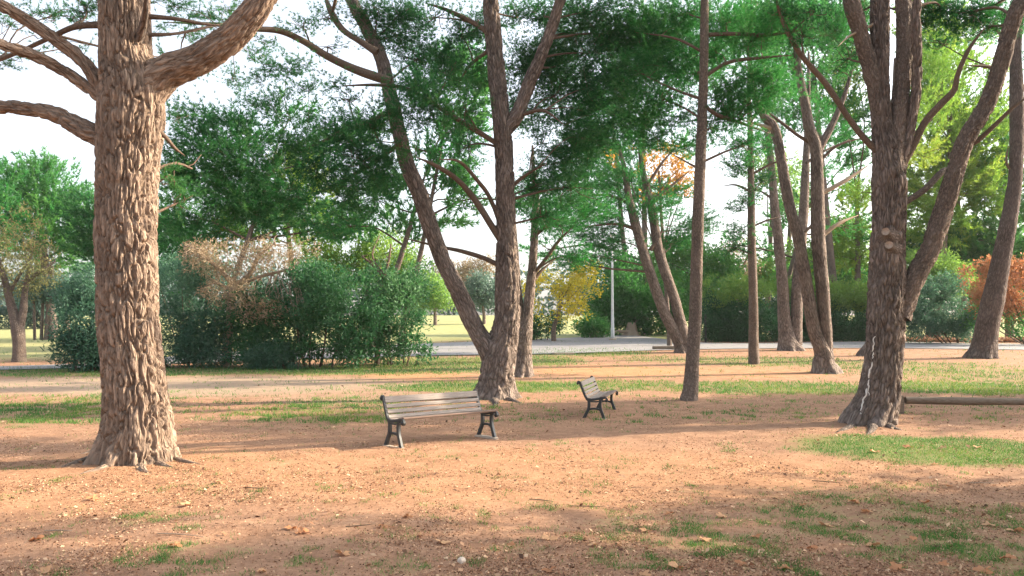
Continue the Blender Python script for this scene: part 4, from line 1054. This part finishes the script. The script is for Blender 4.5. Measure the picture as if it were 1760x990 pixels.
# hedge along the path on the right
def hedge(label, x0, x1, ytop, ybase, mat, tint, dens=1.0, D=None, dn=0):
    g0, g1 = ground_at(x0, ybase), ground_at(x1, ybase)
    D = D or (g0[1] + g1[1]) / 2 + .8
    lobes = []
    for x in np.arange(x0, x1 + 1, 26):
        lobes.append((x, (ybase * .62 + ytop * .38), 26, (ybase - ytop) * .42, rng.uniform(-.4, .4)))
        lobes.append((x + 13, ybase - 22, 26, 24, rng.uniform(-.5, .2)))
    r = shrub("hedge", label, "hedge", ((x0 + x1) / 2, ybase), lobes, mat, dens, .2, .085, tint, 8, D=D, hole=.32)
    cr = Crown()
    leafy(cr, [(x, ytop + 14 + rng.uniform(-10, 12), 26, 26, rng.uniform(-.5, .5)) for x in np.arange(x0, x1 + 1, 24)], D, .8, .22, .07, .42, hole=.40)
    tp = link("lit_top", cr.mesh("lit_top", MAT['leaf_lime']), r)  # sunlit hedge top, its light put into paler leaf colour
    return r
hedge("dark clipped hedge with sunlit top coloured in yellow-green behind the slender pine", 1225, 1320, 490, 588, 'leaf_dark', .4)
hedge("dark hedge with yellow-green top between the V pine and the resin-streaked trunk", 1345, 1490, 490, 587, 'leaf_dark', .45)
# right background
shrub("shrub", "grey-green tall shrub right of the resin-streaked trunk", "shrub", (1610, 585), [(1600, 530, 45, 45), (1640, 540, 36, 40), (1580, 550, 32, 34), (1625, 500, 36, 30, 1), (1655, 550, 24, 34)], 'leaf_grey', 1.0, .2, .075, .45, 6, group=SG, D=57)
shrub("shrub", "light lime-green feathery shrub right of the leaning limb foot", "shrub", (1590, 582), [(1575, 470, 35, 45, 2), (1610, 460, 40, 35, 2), (1640, 480, 35, 30, 2)], 'leaf_lime', .9, .2, .06, .4, 6, D=59, group=SG)
shrub("shrub", "orange-brown autumn shrub beside the dark leaning pine", "shrub", (1735, 585), [(1735, 490, 45, 42), (1680, 485, 26, 34), (1690, 530, 20, 26), (1750, 530, 40, 30), (1710, 460, 30, 20), (1765, 470, 30, 30)], 'leaf_rust', .85, .2, .11, .6, 8, group=SG, D=55)
shrub("shrub", "small fresh green shrub under the orange-brown one", "shrub", (1750, 585), [(1750, 556, 28, 22, -1), (1785, 556, 30, 26, -1), (1680, 545, 22, 24, 0)], 'leaf_green', 1.0, .2, .09, .55, 4, group=SG, D=55.5)
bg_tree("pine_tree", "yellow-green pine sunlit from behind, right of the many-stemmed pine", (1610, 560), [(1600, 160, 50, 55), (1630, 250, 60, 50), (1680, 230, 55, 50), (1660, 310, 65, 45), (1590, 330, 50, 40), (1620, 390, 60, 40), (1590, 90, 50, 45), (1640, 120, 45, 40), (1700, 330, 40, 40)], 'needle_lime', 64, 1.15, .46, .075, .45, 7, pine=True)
bg_tree("pine_tree", "green pine with bushy crown behind the dark leaning pine", (1735, 560), [(1720, 300, 50, 50), (1700, 390, 60, 45), (1760, 380, 50, 60), (1740, 220, 45, 45), (1790, 300, 50, 60), (1680, 430, 55, 30), (1650, 420, 40, 30)], 'needle_mid', 66, 1.2, .46, .075, .75, 7, pine=True)
bg_tree("pine_tree", "dark green pine low behind the lime shrub on the right", (1660, 565), [(1640, 440, 60, 35), (1700, 450, 55, 40), (1600, 430, 50, 35), (1760, 440, 50, 40), (1550, 450, 40, 40)], 'needle_dark', 66, 1.2, .46, .075, .6, 7, pine=True)
bg_tree("pine_tree", "yellowish pine between the crossing stems and the many-stemmed pine", (1475, 570), [(1455, 400, 36, 30), (1440, 440, 40, 26), (1475, 350, 34, 34), (1480, 440, 30, 30), (1450, 180, 40, 45), (1470, 110, 40, 40), (1540, 420, 36, 40)], 'needle_lime', 66, 1.1, .46, .075, .6, 6, pine=True)
bg_tree("broadleaf_tree", "mid green tree behind the hedge between the crossing stems and many-stemmed pine", (1440, 572), [(1430, 470, 40, 30), (1470, 480, 36, 30), (1400, 480, 36, 26), (1360, 480, 36, 22)], 'leaf_green', 70, 1.0, .3, .13, .5, 5)
# pines filling the upper middle distance
bg_tree("pine_tree", "mid green pine high behind the leaning stems' crowns", (1085, 580), [(1050, 250, 60, 40), (1010, 290, 60, 40), (1090, 200, 60, 45), (1040, 180, 55, 45), (960, 360, 60, 35), (1080, 90, 60, 50), (1140, 60, 60, 50)], 'needle_mid', 74, 1.0, .46, .075, .65, 5, pine=True)

bg_tree("pine_tree", "tall green pine whose crown fills the gap above the crossing stems", (1440, 585), [(1380, 40, 70, 60), (1440, 100, 60, 60), (1340, 120, 60, 50), (1400, 170, 60, 45), (1460, 30, 60, 50), (1310, 40, 60, 50), (1470, 200, 45, 50), (1350, 210, 45, 30, 0, .7), (1440, 250, 35, 30, 0, .6)], 'needle_mid', 64, 1.0, .46, .075, .55, 7, pine=True)
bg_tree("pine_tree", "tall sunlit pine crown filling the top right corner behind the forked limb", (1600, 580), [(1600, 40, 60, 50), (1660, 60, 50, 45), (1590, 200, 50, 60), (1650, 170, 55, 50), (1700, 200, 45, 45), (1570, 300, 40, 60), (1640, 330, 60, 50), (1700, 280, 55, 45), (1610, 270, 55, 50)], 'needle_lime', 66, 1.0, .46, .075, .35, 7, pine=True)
bg_tree("pine_tree", "green pine crown hanging behind the slim straight pine", (1110, 580), [(1120, 340, 50, 35), (1060, 320, 55, 35), (1170, 250, 45, 30, 0, .6), (1010, 250, 55, 45), (1130, 140, 60, 45), (1200, 90, 60, 60), (1260, 60, 60, 60), (1060, 150, 60, 50), (940, 430, 45, 25, 0, .5)], 'needle_mid', 74, 1.0, .46, .075, .5, 6, pine=True)
bg_tree("pine_tree", "green pine crown seen between the forked pine's two limbs", (690, 600), [(790, 100, 50, 50), (740, 140, 50, 50), (800, 220, 45, 45), (740, 260, 50, 40), (690, 320, 50, 35), (780, 310, 45, 30), (820, 160, 40, 45), (600, 240, 50, 30, 0, .6), (900, 350, 45, 35)], 'needle_mid', 46, .9, .46, .075, .6, 5, pine=True)

bg_tree("broadleaf_tree", "light green tree filling the gap above the hedge behind the V pine", (1380, 575), [(1330, 470, 40, 30), (1380, 450, 45, 40), (1430, 430, 40, 40), (1460, 400, 36, 34), (1300, 480, 30, 22), (1480, 460, 30, 34)], 'leaf_lime', 74, .9, .34, .15, .35, 5)
bg_tree("broadleaf_tree", "dense mid green tree low behind the orange-brown shrub", (1700, 570), [(1640, 470, 45, 40), (1690, 440, 45, 40), (1740, 430, 50, 50), (1780, 460, 50, 50), (1600, 440, 36, 40), (1560, 500, 30, 40), (1700, 500, 60, 30)], 'leaf_green', 72, .9, .34, .15, .5, 5)
bg_tree("pine_tree", "dark green pine boughs behind the drooping ones right of the furrowed trunk", (360, 600), [(330, 300, 60, 50), (400, 330, 60, 45), (300, 370, 55, 45), (460, 370, 60, 40), (540, 380, 60, 36), (610, 380, 50, 32), (350, 230, 50, 35, 0, .7), (430, 230, 50, 40), (500, 200, 50, 30, 0, .6), (560, 260, 50, 40), (630, 220, 40, 40)], 'needle_dark', 48, .9, .46, .075, .6, 6, pine=True)

bg_tree("pine_tree", "soft green pine filling the space between the forked limb and the dark leaning pine", (1655, 575), [(1600, 370, 45, 40), (1660, 400, 45, 40), (1690, 300, 40, 45), (1640, 220, 40, 40), (1700, 130, 35, 35, 0, .6), (1590, 130, 40, 50), (1720, 430, 40, 35), (1560, 400, 30, 45)], 'needle_lime', 68, 1.0, .46, .075, .25, 6, pine=True)
bg_tree("pine_tree", "soft green pine filling the space behind the V pine's tops", (1330, 575), [(1310, 430, 30, 26), (1340, 380, 36, 30, 0, .7), (1450, 320, 35, 30, 0, .7), (1470, 260, 35, 40), (1390, 330, 25, 30, 0, .5), (1250, 420, 25, 20, 0, .5), (1480, 390, 26, 40)], 'needle_mid', 68, 1.0, .46, .075, .6, 5, pine=True)

# far treeline closing the view
cr = Crown()
lob = []
for x in np.arange(-900, 2700, 70):
    lob.append((x, 500 + rng.uniform(-16, 16), 55, 42 * rng.uniform(.8, 1.2), rng.uniform(-8, 8)))
leafy(cr, lob, 190, .5, 1.7, .9, .4, floor=True, hole=.3, spray=5)
tag(link("far_treeline", cr.mesh("far_treeline", MAT['leaf_blue'])), "distant line of trees closing the park behind the lawn", kind="stuff")

# ------------------------------------------------------------------ benches
def ribbon(bm, pts, w, x0, x1):
    """bar of width w (list or number) along a polyline in the y-z plane, thick from x0 to x1"""
    p = np.asarray(pts, float)
    n = len(p)
    w = np.full(n, w) if np.isscalar(w) else np.asarray(w)
    t = np.gradient(p, axis=0); t /= np.linalg.norm(t, axis=1)[:, None]
    nn_ = np.stack([-t[:, 1], t[:, 0]], 1)
    a, b = p + nn_ * w[:, None] / 2, p - nn_ * w[:, None] / 2
    rows = []
    for i in range(n):
        e = min(.006, w[i] * .2); u = nn_[i] * e
        rows.append([bm.verts.new(c) for c in ((x0 + e, *a[i]), (x1 - e, *a[i]), (x1, *(a[i] - u)), (x1, *(b[i] + u)), (x1 - e, *b[i]), (x0 + e, *b[i]), (x0, *(b[i] + u)), (x0, *(a[i] - u)))])
    for i in range(n - 1):
        for k in range(8):
            bm.faces.new((rows[i][k], rows[i][(k + 1) % 8], rows[i + 1][(k + 1) % 8], rows[i + 1][k]))
    bm.faces.new(rows[0][::-1]); bm.faces.new(rows[-1])

def sm(pts, n=14):
    s, _ = spline(np.array([[a, b, 0] for a, b in pts]), n)
    return s[:, :2]

BACK_SEAT = [(-.295, .395), (-.285, .435), (-.245, .452), (-.17, .44), (-.06, .418), (.06, .405), (.14, .415), (.19, .46), (.225, .54), (.265, .64), (.30, .73), (.325, .80)]
def bm_mesh(bm, name, mat, smooth=False):
    bmesh.ops.recalc_face_normals(bm, faces=bm.faces)
    me = bpy.data.meshes.new(name); bm.to_mesh(me); bm.free(); me.materials.append(mat)
    if smooth:
        for p in me.polygons: p.use_smooth = True
    return me

def end_frame_mesh():
    bm = bmesh.new(); h = .026
    ribbon(bm, sm(BACK_SEAT, 30), np.concatenate([np.full(3, .035), np.full(24, .048), np.full(3, .05)]), -h, h)
    ribbon(bm, sm([(.325, .80), (.345, .815), (.372, .80), (.378, .765), (.355, .745)], 9), .032, -h, h)      # scroll behind the top
    ribbon(bm, sm([(-.20, .418), (-.10, .372), (.05, .365), (.14, .385), (.18, .42)], 9), .03, -h * .8, h * .8)  # web under the seat
    # front curl
    ribbon(bm, sm([(-.295, .395), (-.285, .37), (-.262, .372), (-.262, .395)], 6), .026, -h, h)
    return bm_mesh(bm, "end_frame", MAT['iron'])
def leg_mesh(front):
    bm = bmesh.new(); h = .027
    pts = [(-.145, .41), (-.135, .30), (-.145, .20), (-.185, .09), (-.225, -.02)] if front else [(.12, .41), (.115, .30), (.125, .20), (.18, .09), (.235, -.02)]
    ribbon(bm, sm(pts, 12), np.linspace(.06, .068, 12), -h, h)
    return bm_mesh(bm, "leg", MAT['iron'])
def brace_mesh():
    bm = bmesh.new()
    ribbon(bm, sm([(-.14, .175), (-.06, .205), (.06, .205), (.13, .175)], 8), .042, -.02, .02)
    return bm_mesh(bm, "brace", MAT['iron'])
def knob_mesh():
    bm = bmesh.new()
    bmesh.ops.create_cone(bm, cap_ends=True, segments=14, radius1=.03, radius2=.03, depth=.075, matrix=Matrix.Rotation(math.pi / 2, 4, 'Y'))
    bmesh.ops.bevel(bm, geom=[e for e in bm.edges if abs(e.calc_length()) < .02], offset=.006, segments=2, affect='EDGES')
    return bm_mesh(bm, "scroll", MAT['iron'], True)
def slat_mesh(L, w, th):
    bm = bmesh.new()
    bmesh.ops.create_cube(bm, size=1, matrix=Matrix.Diagonal((L, w, th, 1)))
    bmesh.ops.bevel(bm, geom=bm.edges[:], offset=.006, segments=1, affect='EDGES')
    return bm_mesh(bm, "slat", MAT['slat'])
def pad_mesh():
    bm = bmesh.new()
    bmesh.ops.create_cube(bm, size=1, matrix=Matrix.Diagonal((.13, .56, .10, 1)))
    for v in bm.verts: v.co += Vector((random.uniform(-.02, .02), random.uniform(-.03, .03), 0))
    bmesh.ops.bevel(bm, geom=bm.edges[:], offset=.02, segments=1, affect='EDGES')
    return bm_mesh(bm, "footing", MAT['concrete'])

M_END, M_LF, M_LR, M_BR, M_KN, M_SL, M_PAD = end_frame_mesh(), leg_mesh(True), leg_mesh(False), brace_mesh(), knob_mesh(), slat_mesh(2.06, .066, .03), pad_mesh()
M_SL2 = M_SL.copy(); M_SL2.materials.clear(); M_SL2.materials.append(MAT['slat_brown'])
def bench(label, loc, rz):
    root = thing("park_bench", label, "bench", loc, "park benches", rz)
    def part(name, me, loc=(0, 0, 0), rot=(0, 0, 0), parent=None):
        o = bpy.data.objects.new(name, me); col.objects.link(o); o.parent = parent or root
        o.location = loc; o.rotation_euler = rot
        return o
    for sx in (-1.03, 1.03):
        e = part("end_frame", M_END, (sx, 0, 0))
        part("leg", M_LF, parent=e); part("leg", M_LR, parent=e); part("brace", M_BR, parent=e)
        part("scroll", M_KN, (0, -.272, .395), parent=e); part("scroll", M_KN, (0, .362, .775), parent=e)
        part("footing", M_PAD, (sx, 0, -.058))
    c = sm(BACK_SEAT, 200)
    tn = np.gradient(c, axis=0)
    s = np.concatenate([[0], np.cumsum(np.linalg.norm(np.diff(c, axis=0), axis=1))])
    def at_s(u):
        y, z = np.interp(u, s, c[:, 0]), np.interp(u, s, c[:, 1])
        k = int(np.argmin(abs(s - u)))
        return y, z, math.atan2(tn[k][1], tn[k][0])
    # seat slats sit on the rail, back slats in front of it
    for k, u in enumerate((.085, .175, .265, .355, .445)):
        y, z, a = at_s(u)
        part("slat", M_SL if k > 1 else M_SL2, (0, y - math.sin(a) * .022, z + math.cos(a) * .022), (a, 0, 0))
    for u in (.545, .640, .735, .830, .905):
        y, z, a = at_s(u)
        if u > .9: y, z, a = at_s(min(u, s[-1] - .035))
        part("slat", M_SL, (0, y - math.sin(a) * .022, z + math.cos(a) * .022), (a, 0, 0))
    return root

def bench_from(fl, fr, label):
    a, b = ground_at(*fl), ground_at(*fr)
    u = unit((b - a)[:2]); rz = math.atan2(u[1], u[0])
    fwd = np.array([u[1], -u[0]])            # facing, local -Y
    mid = (a + b)[:2] / 2 - fwd * .22
    z = float(terrain(mid[0], mid[1])) + .012
    return bench(label, (mid[0], mid[1], z), rz)
bench_from((681, 771), (857, 754), "long park bench with pale weathered slats facing the viewer, in front of the forked pine")
bench_from((1039, 719), (1056, 704), "park bench seen end-on with black iron frame, between the forked pine and slim pine")

# ------------------------------------------------------------------ lamp posts, log rail, small things
def lathe(rows, seg=14):
    th = np.linspace(0, 2 * np.pi, seg, endpoint=False)
    V = np.concatenate([np.stack([r * np.cos(th), r * np.sin(th), np.full(seg, z)], 1) for r, z in rows])
    n = len(rows)
    a = np.arange(n - 1)[:, None] * seg; j = np.arange(seg)[None]; jn = (j + 1) % seg
    F = np.stack([a + j, a + jn, a + seg + jn, a + seg + j], -1).reshape(-1, 4)
    return V, [F, np.arange(seg)[::-1][None], (np.arange(seg) + (n - 1) * seg)[None]]
def lamp_post(px, base_y, D, label, h=7.2, r=.085):
    p = P(px, base_y, D); z0 = float(terrain(p[0], D))
    root = thing("lamp_post", label, "lamp post", (p[0], D, z0), "park lamp posts")
    for nm, rows, mat in (("pole", [(r * 1.25, -.2), (r * 1.25, .9), (r, .95), (r * .75, h * .6), (r * .6, h)], 'white_paint'), ("base_plate", [(.28, -.1), (.28, .10), (.2, .14)], 'concrete'), ("lamp_head", [(.06, h), (.10, h + .05), (.30, h + .12), (.32, h + .2), (.2, h + .32), (.05, h + .4)], 'white_paint')):
        V, F = lathe(rows)
        o = bpy.data.objects.new(nm, make_mesh(nm, V, F, MAT[mat], smooth=False)); col.objects.link(o); o.parent = root
lamp_post(1053, 580, 62, "white lamp post beside the path right of the yellow-leaved tree", 7.6, .11)
lamp_post(158, 580, 64, "white lamp post hidden between the left shrub and background pine", 7.4, .11)

# log rail on a post, right
g = ground_at(1548, 712)
root = thing("log_rail", "low weathered log rail on a short square post, right of the resin-streaked pine", "rail", tuple(g))
DL = g[1]
a, b = P(1556, 688, DL + .15), P(1990, 694, DL - .2)
bag = Bag()
n = 9
rows = [[*(a + (b - a) * f), .083 + .006 * math.sin(9 * f)] for f in np.linspace(0, 1, n)]
bag.add(*tube(np.array(rows), 18, .1, lumps=.06, seed=2)); link("log", bag.mesh("log", MAT['wood']), root)
def post_mesh(c, w, h):
    bm = bmesh.new()
    bmesh.ops.create_cube(bm, size=1, matrix=Matrix.Translation((c[0], c[1], c[2] + h / 2 - .1)) @ Matrix.Diagonal((w, w, h + .2, 1)))
    bmesh.ops.bevel(bm, geom=bm.edges[:], offset=.018, segments=2, affect='EDGES')
    return bm_mesh(bm, "post", MAT['wood'])
link("post", post_mesh(g + np.array([.02, .15, 0]), .2, .42), root)
bb = np.array([b[0] - .5, b[1], float(terrain(b[0] - .5, b[1]))])
link("post", post_mesh(bb, .2, .22), root)

# timber edging by the path, stone slab, black fence post, stump, pale stone
def box_thing(name, label, cat, px, py, size, mat, rz=0.0, sink=.03, bev=.02):
    g = ground_at(px, py)
    bm = bmesh.new()
    bmesh.ops.create_cube(bm, size=1, matrix=Matrix.Diagonal((*size, 1)))
    for v in bm.verts: v.co += Vector([random.uniform(-.05, .05) * min(size) for _ in range(3)])
    bmesh.ops.bevel(bm, geom=bm.edges[:], offset=min(bev, min(size) * .3), segments=2, affect='EDGES')
    o = link(name, bm_mesh(bm, name, MAT[mat])); o.location = (g[0], g[1], g[2] + size[2] / 2 - sink); o.rotation_euler = (0, 0, rz)
    tag(o, label, cat); return o
box_thing("timber_edging", "low timber edging beam lying by the path left of the leaning stems", "beam", 1142, 601, (1.4, .3, .24), 'wood', .05)
box_thing("stone_slab", "flat pale stone slab set in the grass by the path", "slab", 968, 609, (1.1, .9, .12), 'concrete', .1)
box_thing("fence_post", "thin dark post at the left end of the hedge", "post", 1213, 588, (.12, .12, 2.0), 'iron', 0, .05)
def rock(name, label, px, py, r, mat, cat="stone"):
    g = ground_at(px, py); bm = bmesh.new()
    bmesh.ops.create_icosphere(bm, subdivisions=3, radius=1)
    for v in bm.verts:
        k = .75 + .5 * float(fbm(np.array([v.co[:]]) * 1.3 + px, 3, 2)[0]); v.co = Vector((v.co.x * r[0] * k, v.co.y * r[1] * k, v.co.z * r[2] * k))
    o = link(name, bm_mesh(bm, name, MAT[mat], True)); o.location = (g[0], g[1], g[2] + r[2] * .4); tag(o, label, cat)
rock("stone", "small pale stone lying on the bare earth in the foreground", 793, 966, (.04, .05, .03), 'stone')
# pale splayed stump in front of the dark trees
g = ground_at(1086, 577)
root = thing("tree_stump", "pale splayed tree stump in front of the dark background tree", "stump", tuple(g))
V, F = lathe([(.9, -.2), (.62, .1), (.42, .4), (.34, .8), (.26, 1.1)], 18)
V[:, :2] *= (1 + .3 * np.sin(np.arctan2(V[:, 1], V[:, 0]) * 5))[:, None]
o = bpy.data.objects.new("stump_body", make_mesh("stump_body", V, F, MAT['cut_wood'], smooth=True)); col.objects.link(o); o.parent = root
bag = Bag(); bag.add(*tube(np.array([[g[0] - .3, g[1] - .3, g[2] + .3, .16], [g[0] - 1.2, g[1] - .4, g[2] + .35, .13], [g[0] - 2.2, g[1] - .4, g[2] + .05, .08]]), 8, .2, lumps=.2)); link("root", bag.mesh("root", MAT['twig_pale']), root)

# ------------------------------------------------------------------ grass, litter, fallen leaves
def in_view(n, ymin, ymax, power=1.0):
    """random ground points in the visible wedge, denser near the viewer"""
    k = rng.uniform(0, 1, n) ** power
    y = 1 / (1 / ymax + (1 / ymin - 1 / ymax) * k)
    x = rng.uniform(-.66, .66, n) * y
    return x, y

def grass_blades(n, ymin, ymax, h, w, thr, power=1.0):
    x, y = in_view(n, ymin, ymax, power)
    g = grass_field(x, y)
    nz = fbm(np.stack([x * 2.2, y * 2.2, 0 * x], -1), 70, 3)
    nz2 = fbm(np.stack([x * 6.5, y * 5.0, 0 * x], -1), 71, 2)
    keep = g + (nz - .5) * 1.5 + (nz2 - .5) * 1.5 * np.clip(1.3 - y / 40, .3, 1) + rng.normal(0, .24, n) > thr
    x, y, g = x[keep], y[keep], g[keep]
    cl = rng.integers(2, 5)
    z = terrain(x, y)
    pos = np.stack([x, y, z - .005], 1)
    m = len(pos)
    d = unit(np.stack([rng.normal(0, .5, m), rng.normal(0, .5, m), np.ones(m)], 1))
    s = (h * rng.uniform(.5, 1.3, m) * (1 + np.maximum(y - 8, 0) * .02))
    ww = w * (1 + np.maximum(y - 8, 0) * .07)
    side = unit(np.cross(d, rng.normal(size=(m, 3)))) * (ww * .5)[:, None]
    V = np.stack([pos - side, pos + side, pos + d * s[:, None]], 1).reshape(-1, 3)
    t = np.clip(.44 + (fbm(np.stack([x * .6, y * .6, 0 * x], -1), 88, 2) - .5) * 1.1 + rng.uniform(-.38, .38, m), 0, 1)
    return V, np.arange(3 * m).reshape(-1, 3), np.repeat(t, 3)
cr = Crown()
cr.add(*grass_blades(560000, 6.0, 22, .042, .0055, .70))
cr.add(*grass_blades(260000, 18, 60, .07, .008, .55, .9))
tag(link("grass", cr.mesh("grass", MAT['grass'])), "thin patches of short grass on the bare earth", kind="stuff")

def flakes(n, ymin, ymax, size, thin, power=1.0, flat=.25):
    x, y = in_view(n, ymin, ymax, power)
    cl = fbm(np.stack([x * 1.1, y * 1.1, 0 * x], -1), 44, 3)
    keep = rng.uniform(0, 1, n) < np.clip((cl - .28) * 2.2, .15, 1) * (1 - .6 * field(PALE, x, y))
    x, y = x[keep], y[keep]; m = len(x)
    pos = np.stack([x, y, terrain(x, y) + .008], 1)
    a = rng.uniform(0, 2 * np.pi, m)
    d = unit(np.stack([np.cos(a), np.sin(a), rng.normal(0, flat, m)], 1))
    f = 1 + np.maximum(y - 8, 0) * .03
    ln = size * rng.uniform(.4, 1.5, m) * f
    side = unit(np.cross(d, np.stack([rng.normal(0, .3, m), rng.normal(0, .3, m), np.ones(m)], 1)))
    wd = ln * thin * rng.uniform(.6, 1.4, m)
    up = np.array([0, 0, 1.]) * .01
    V = np.stack([pos, pos + d * (ln * .5)[:, None] + side * (wd * .5)[:, None] + up, pos + d * ln[:, None], pos + d * (ln * .45)[:, None] - side * (wd * .5)[:, None]], 1).reshape(-1, 3)
    t = np.clip(rng.beta(1.0, 1.1, m), 0, 1)
    return V, np.arange(4 * m).reshape(-1, 4), np.repeat(t, 4)
cr = Crown()
cr.add(*flakes(130000, 6.0, 26, .022, .22))
cr.add(*flakes(12000, 6.0, 30, .05, .5, flat=.35))
# drift of dry leaves along the far side of the path, right
gx0, gx1 = ground_at(1520, 588), ground_at(1800, 590)
m = 9000
f = rng.uniform(0, 1, m)
px = gx0[0] + (gx1[0] - gx0[0]) * f * 1.15
py = gx0[1] + (gx1[1] - gx0[1]) * f + np.abs(rng.normal(0, 1.3, m)) + .6
pz = terrain(px, py) + rng.uniform(0, .22, m)
dirs = rand_unit(m) * np.array([1, 1, .5])
cr.add(*leaf_quads(np.stack([px, py, pz], 1), unit(dirs), .2 * rng.uniform(.6, 1.3, m), .13 * rng.uniform(.6, 1.3, m), rng.uniform(.3, 1, m)))
tag(link("leaf_litter", cr.mesh("leaf_litter", MAT['litter'])), "scattered dry needles, bark flakes and leaf crumbs on the earth", kind="stuff")

def maple_leaf_mesh(seed):
    r = np.random.default_rng(seed)
    n = 20
    th = np.linspace(0, 2 * np.pi, n, endpoint=False)
    rad = .55 + .45 * np.abs(np.cos(2.5 * (th - np.pi / 2))) ** .8
    rad *= np.where(np.abs(th - 1.5 * np.pi) < .4, .55, 1) * r.uniform(.85, 1.1, n)
    V = np.stack([np.cos(th) * rad, np.sin(th) * rad, .18 * np.cos(2 * th + r.uniform(0, 6)) + r.uniform(-.08, .15, n)], 1)
    V = np.vstack([V, [[0, 0, -.05]], [[-.03, -.5, 0]], [[.03, -.5, 0]], [[r.uniform(-.2, .2), -1.35, .15]]]) * .5
    F = np.stack([np.arange(n), (np.arange(n) + 1) % n, np.full(n, n)], 1)
    return make_mesh("fallen_leaf", V, [np.vstack([F, [[n + 1, n + 2, n + 3]]])], MAT['dead_leaf'], {"tint": np.full(len(V), r.uniform(.4, 1))})
LM = [maple_leaf_mesh(k) for k in range(7)]
spots = [(1605, 800), (1700, 817), (1633, 838), (1490, 882), (1730, 962), (1540, 980), (1275, 972), (1210, 930), (1165, 978), (1020, 940), (945, 928), (880, 940), (1470, 865), (1590, 865), (1650, 865), (1755, 870), (1420, 905), (1500, 940), (1620, 973), (1690, 985), (945, 983), (1105, 992),
         (1505, 778), (1620, 772), (1680, 770), (1560, 770), (500, 910), (520, 917), (660, 905), (700, 890), (760, 935), (450, 985), (300, 940), (160, 860), (60, 930), (80, 985), (380, 830), (320, 870), (860, 840), (1150, 885), (1350, 980), (1395, 945), (1240, 890), (590, 955), (1700, 905), (1745, 915), (1570, 930), (1380, 870), (1300, 925), (1110, 915)]
for k, (x, y) in enumerate(spots):
    g = ground_at(x, y)
    o = link("fallen_leaf", LM[k % 7])
    s = rng.uniform(.10, .18); o.scale = (s, s, s)
    o.location = (g[0], g[1], g[2] + .022); o.rotation_euler = (rng.uniform(-.35, .35), rng.uniform(-.35, .35), rng.uniform(0, 6.28))
    tag(o, "curled brown fallen leaf lying on the ground", "leaf", "fallen leaves on the ground")

for (x, y, ln, lb) in ((310, 922, .5, "thin pale twig lying on the bare earth below the furrowed trunk"), (1690, 832, .35, "pale stick lying in the sunlit earth right of the grass patch"), (620, 905, .3, "short dark twig on the earth below the long bench"), (1010, 872, .4, "short twig on the shaded earth at the bottom middle"),
                      (930, 862, .3, "crooked twig in the sunlit strip below the end-on bench"), (440, 840, .35, "dry twig in the sunlit strip right of the furrowed trunk"), (1420, 830, .35, "small dry twig below the resin-streaked trunk"), (100, 915, .3, "whitish chip of wood in the bottom left corner")):
    g = ground_at(x, y)
    a = rng.uniform(-.6, .6)
    d = np.array([math.cos(a), math.sin(a), 0]) * ln * .5
    q = np.array([[*(g - d), .006], [*(g + np.array([0, rng.normal(0, .02), .004])), .006], [*(g + d), .003]]); q[:, 2] = terrain(q[:, 0], q[:, 1]) + .016
    bag = Bag(); bag.add(*tube(q, 6, .05, lumps=.2)); tag(link("fallen_twig", bag.mesh("fallen_twig", MAT['twig_pale' if 'pale' in lb or 'whitish' in lb else 'twig'])), lb, "twig", "fallen twigs on the ground")

# ------------------------------------------------------------------ thin haze in the air of the park
HAZE = 0.0002
if HAZE:
    bm = bmesh.new()
    bmesh.ops.create_cube(bm, size=1, matrix=Matrix.Translation((0, 195, 11)) @ Matrix.Diagonal((840, 530, 30, 1)))
    me = bpy.data.meshes.new("haze"); bm.to_mesh(me); bm.free()
    hm = bpy.data.materials.new("thin_haze"); hm.use_nodes = True
    hm.node_tree.nodes.clear()
    ho = hm.node_tree.nodes.new("ShaderNodeOutputMaterial"); hv = hm.node_tree.nodes.new("ShaderNodeVolumePrincipled")
    hv.inputs['Color'].default_value = (0.93, 0.95, 0.97, 1); hv.inputs['Density'].default_value = HAZE; hv.inputs['Anisotropy'].default_value = 0.2
    hm.node_tree.links.new(hv.outputs[0], ho.inputs['Volume'])
    me.materials.append(hm)
    tag(link("haze", me), "thin pale haze in the air over the park", kind="stuff")
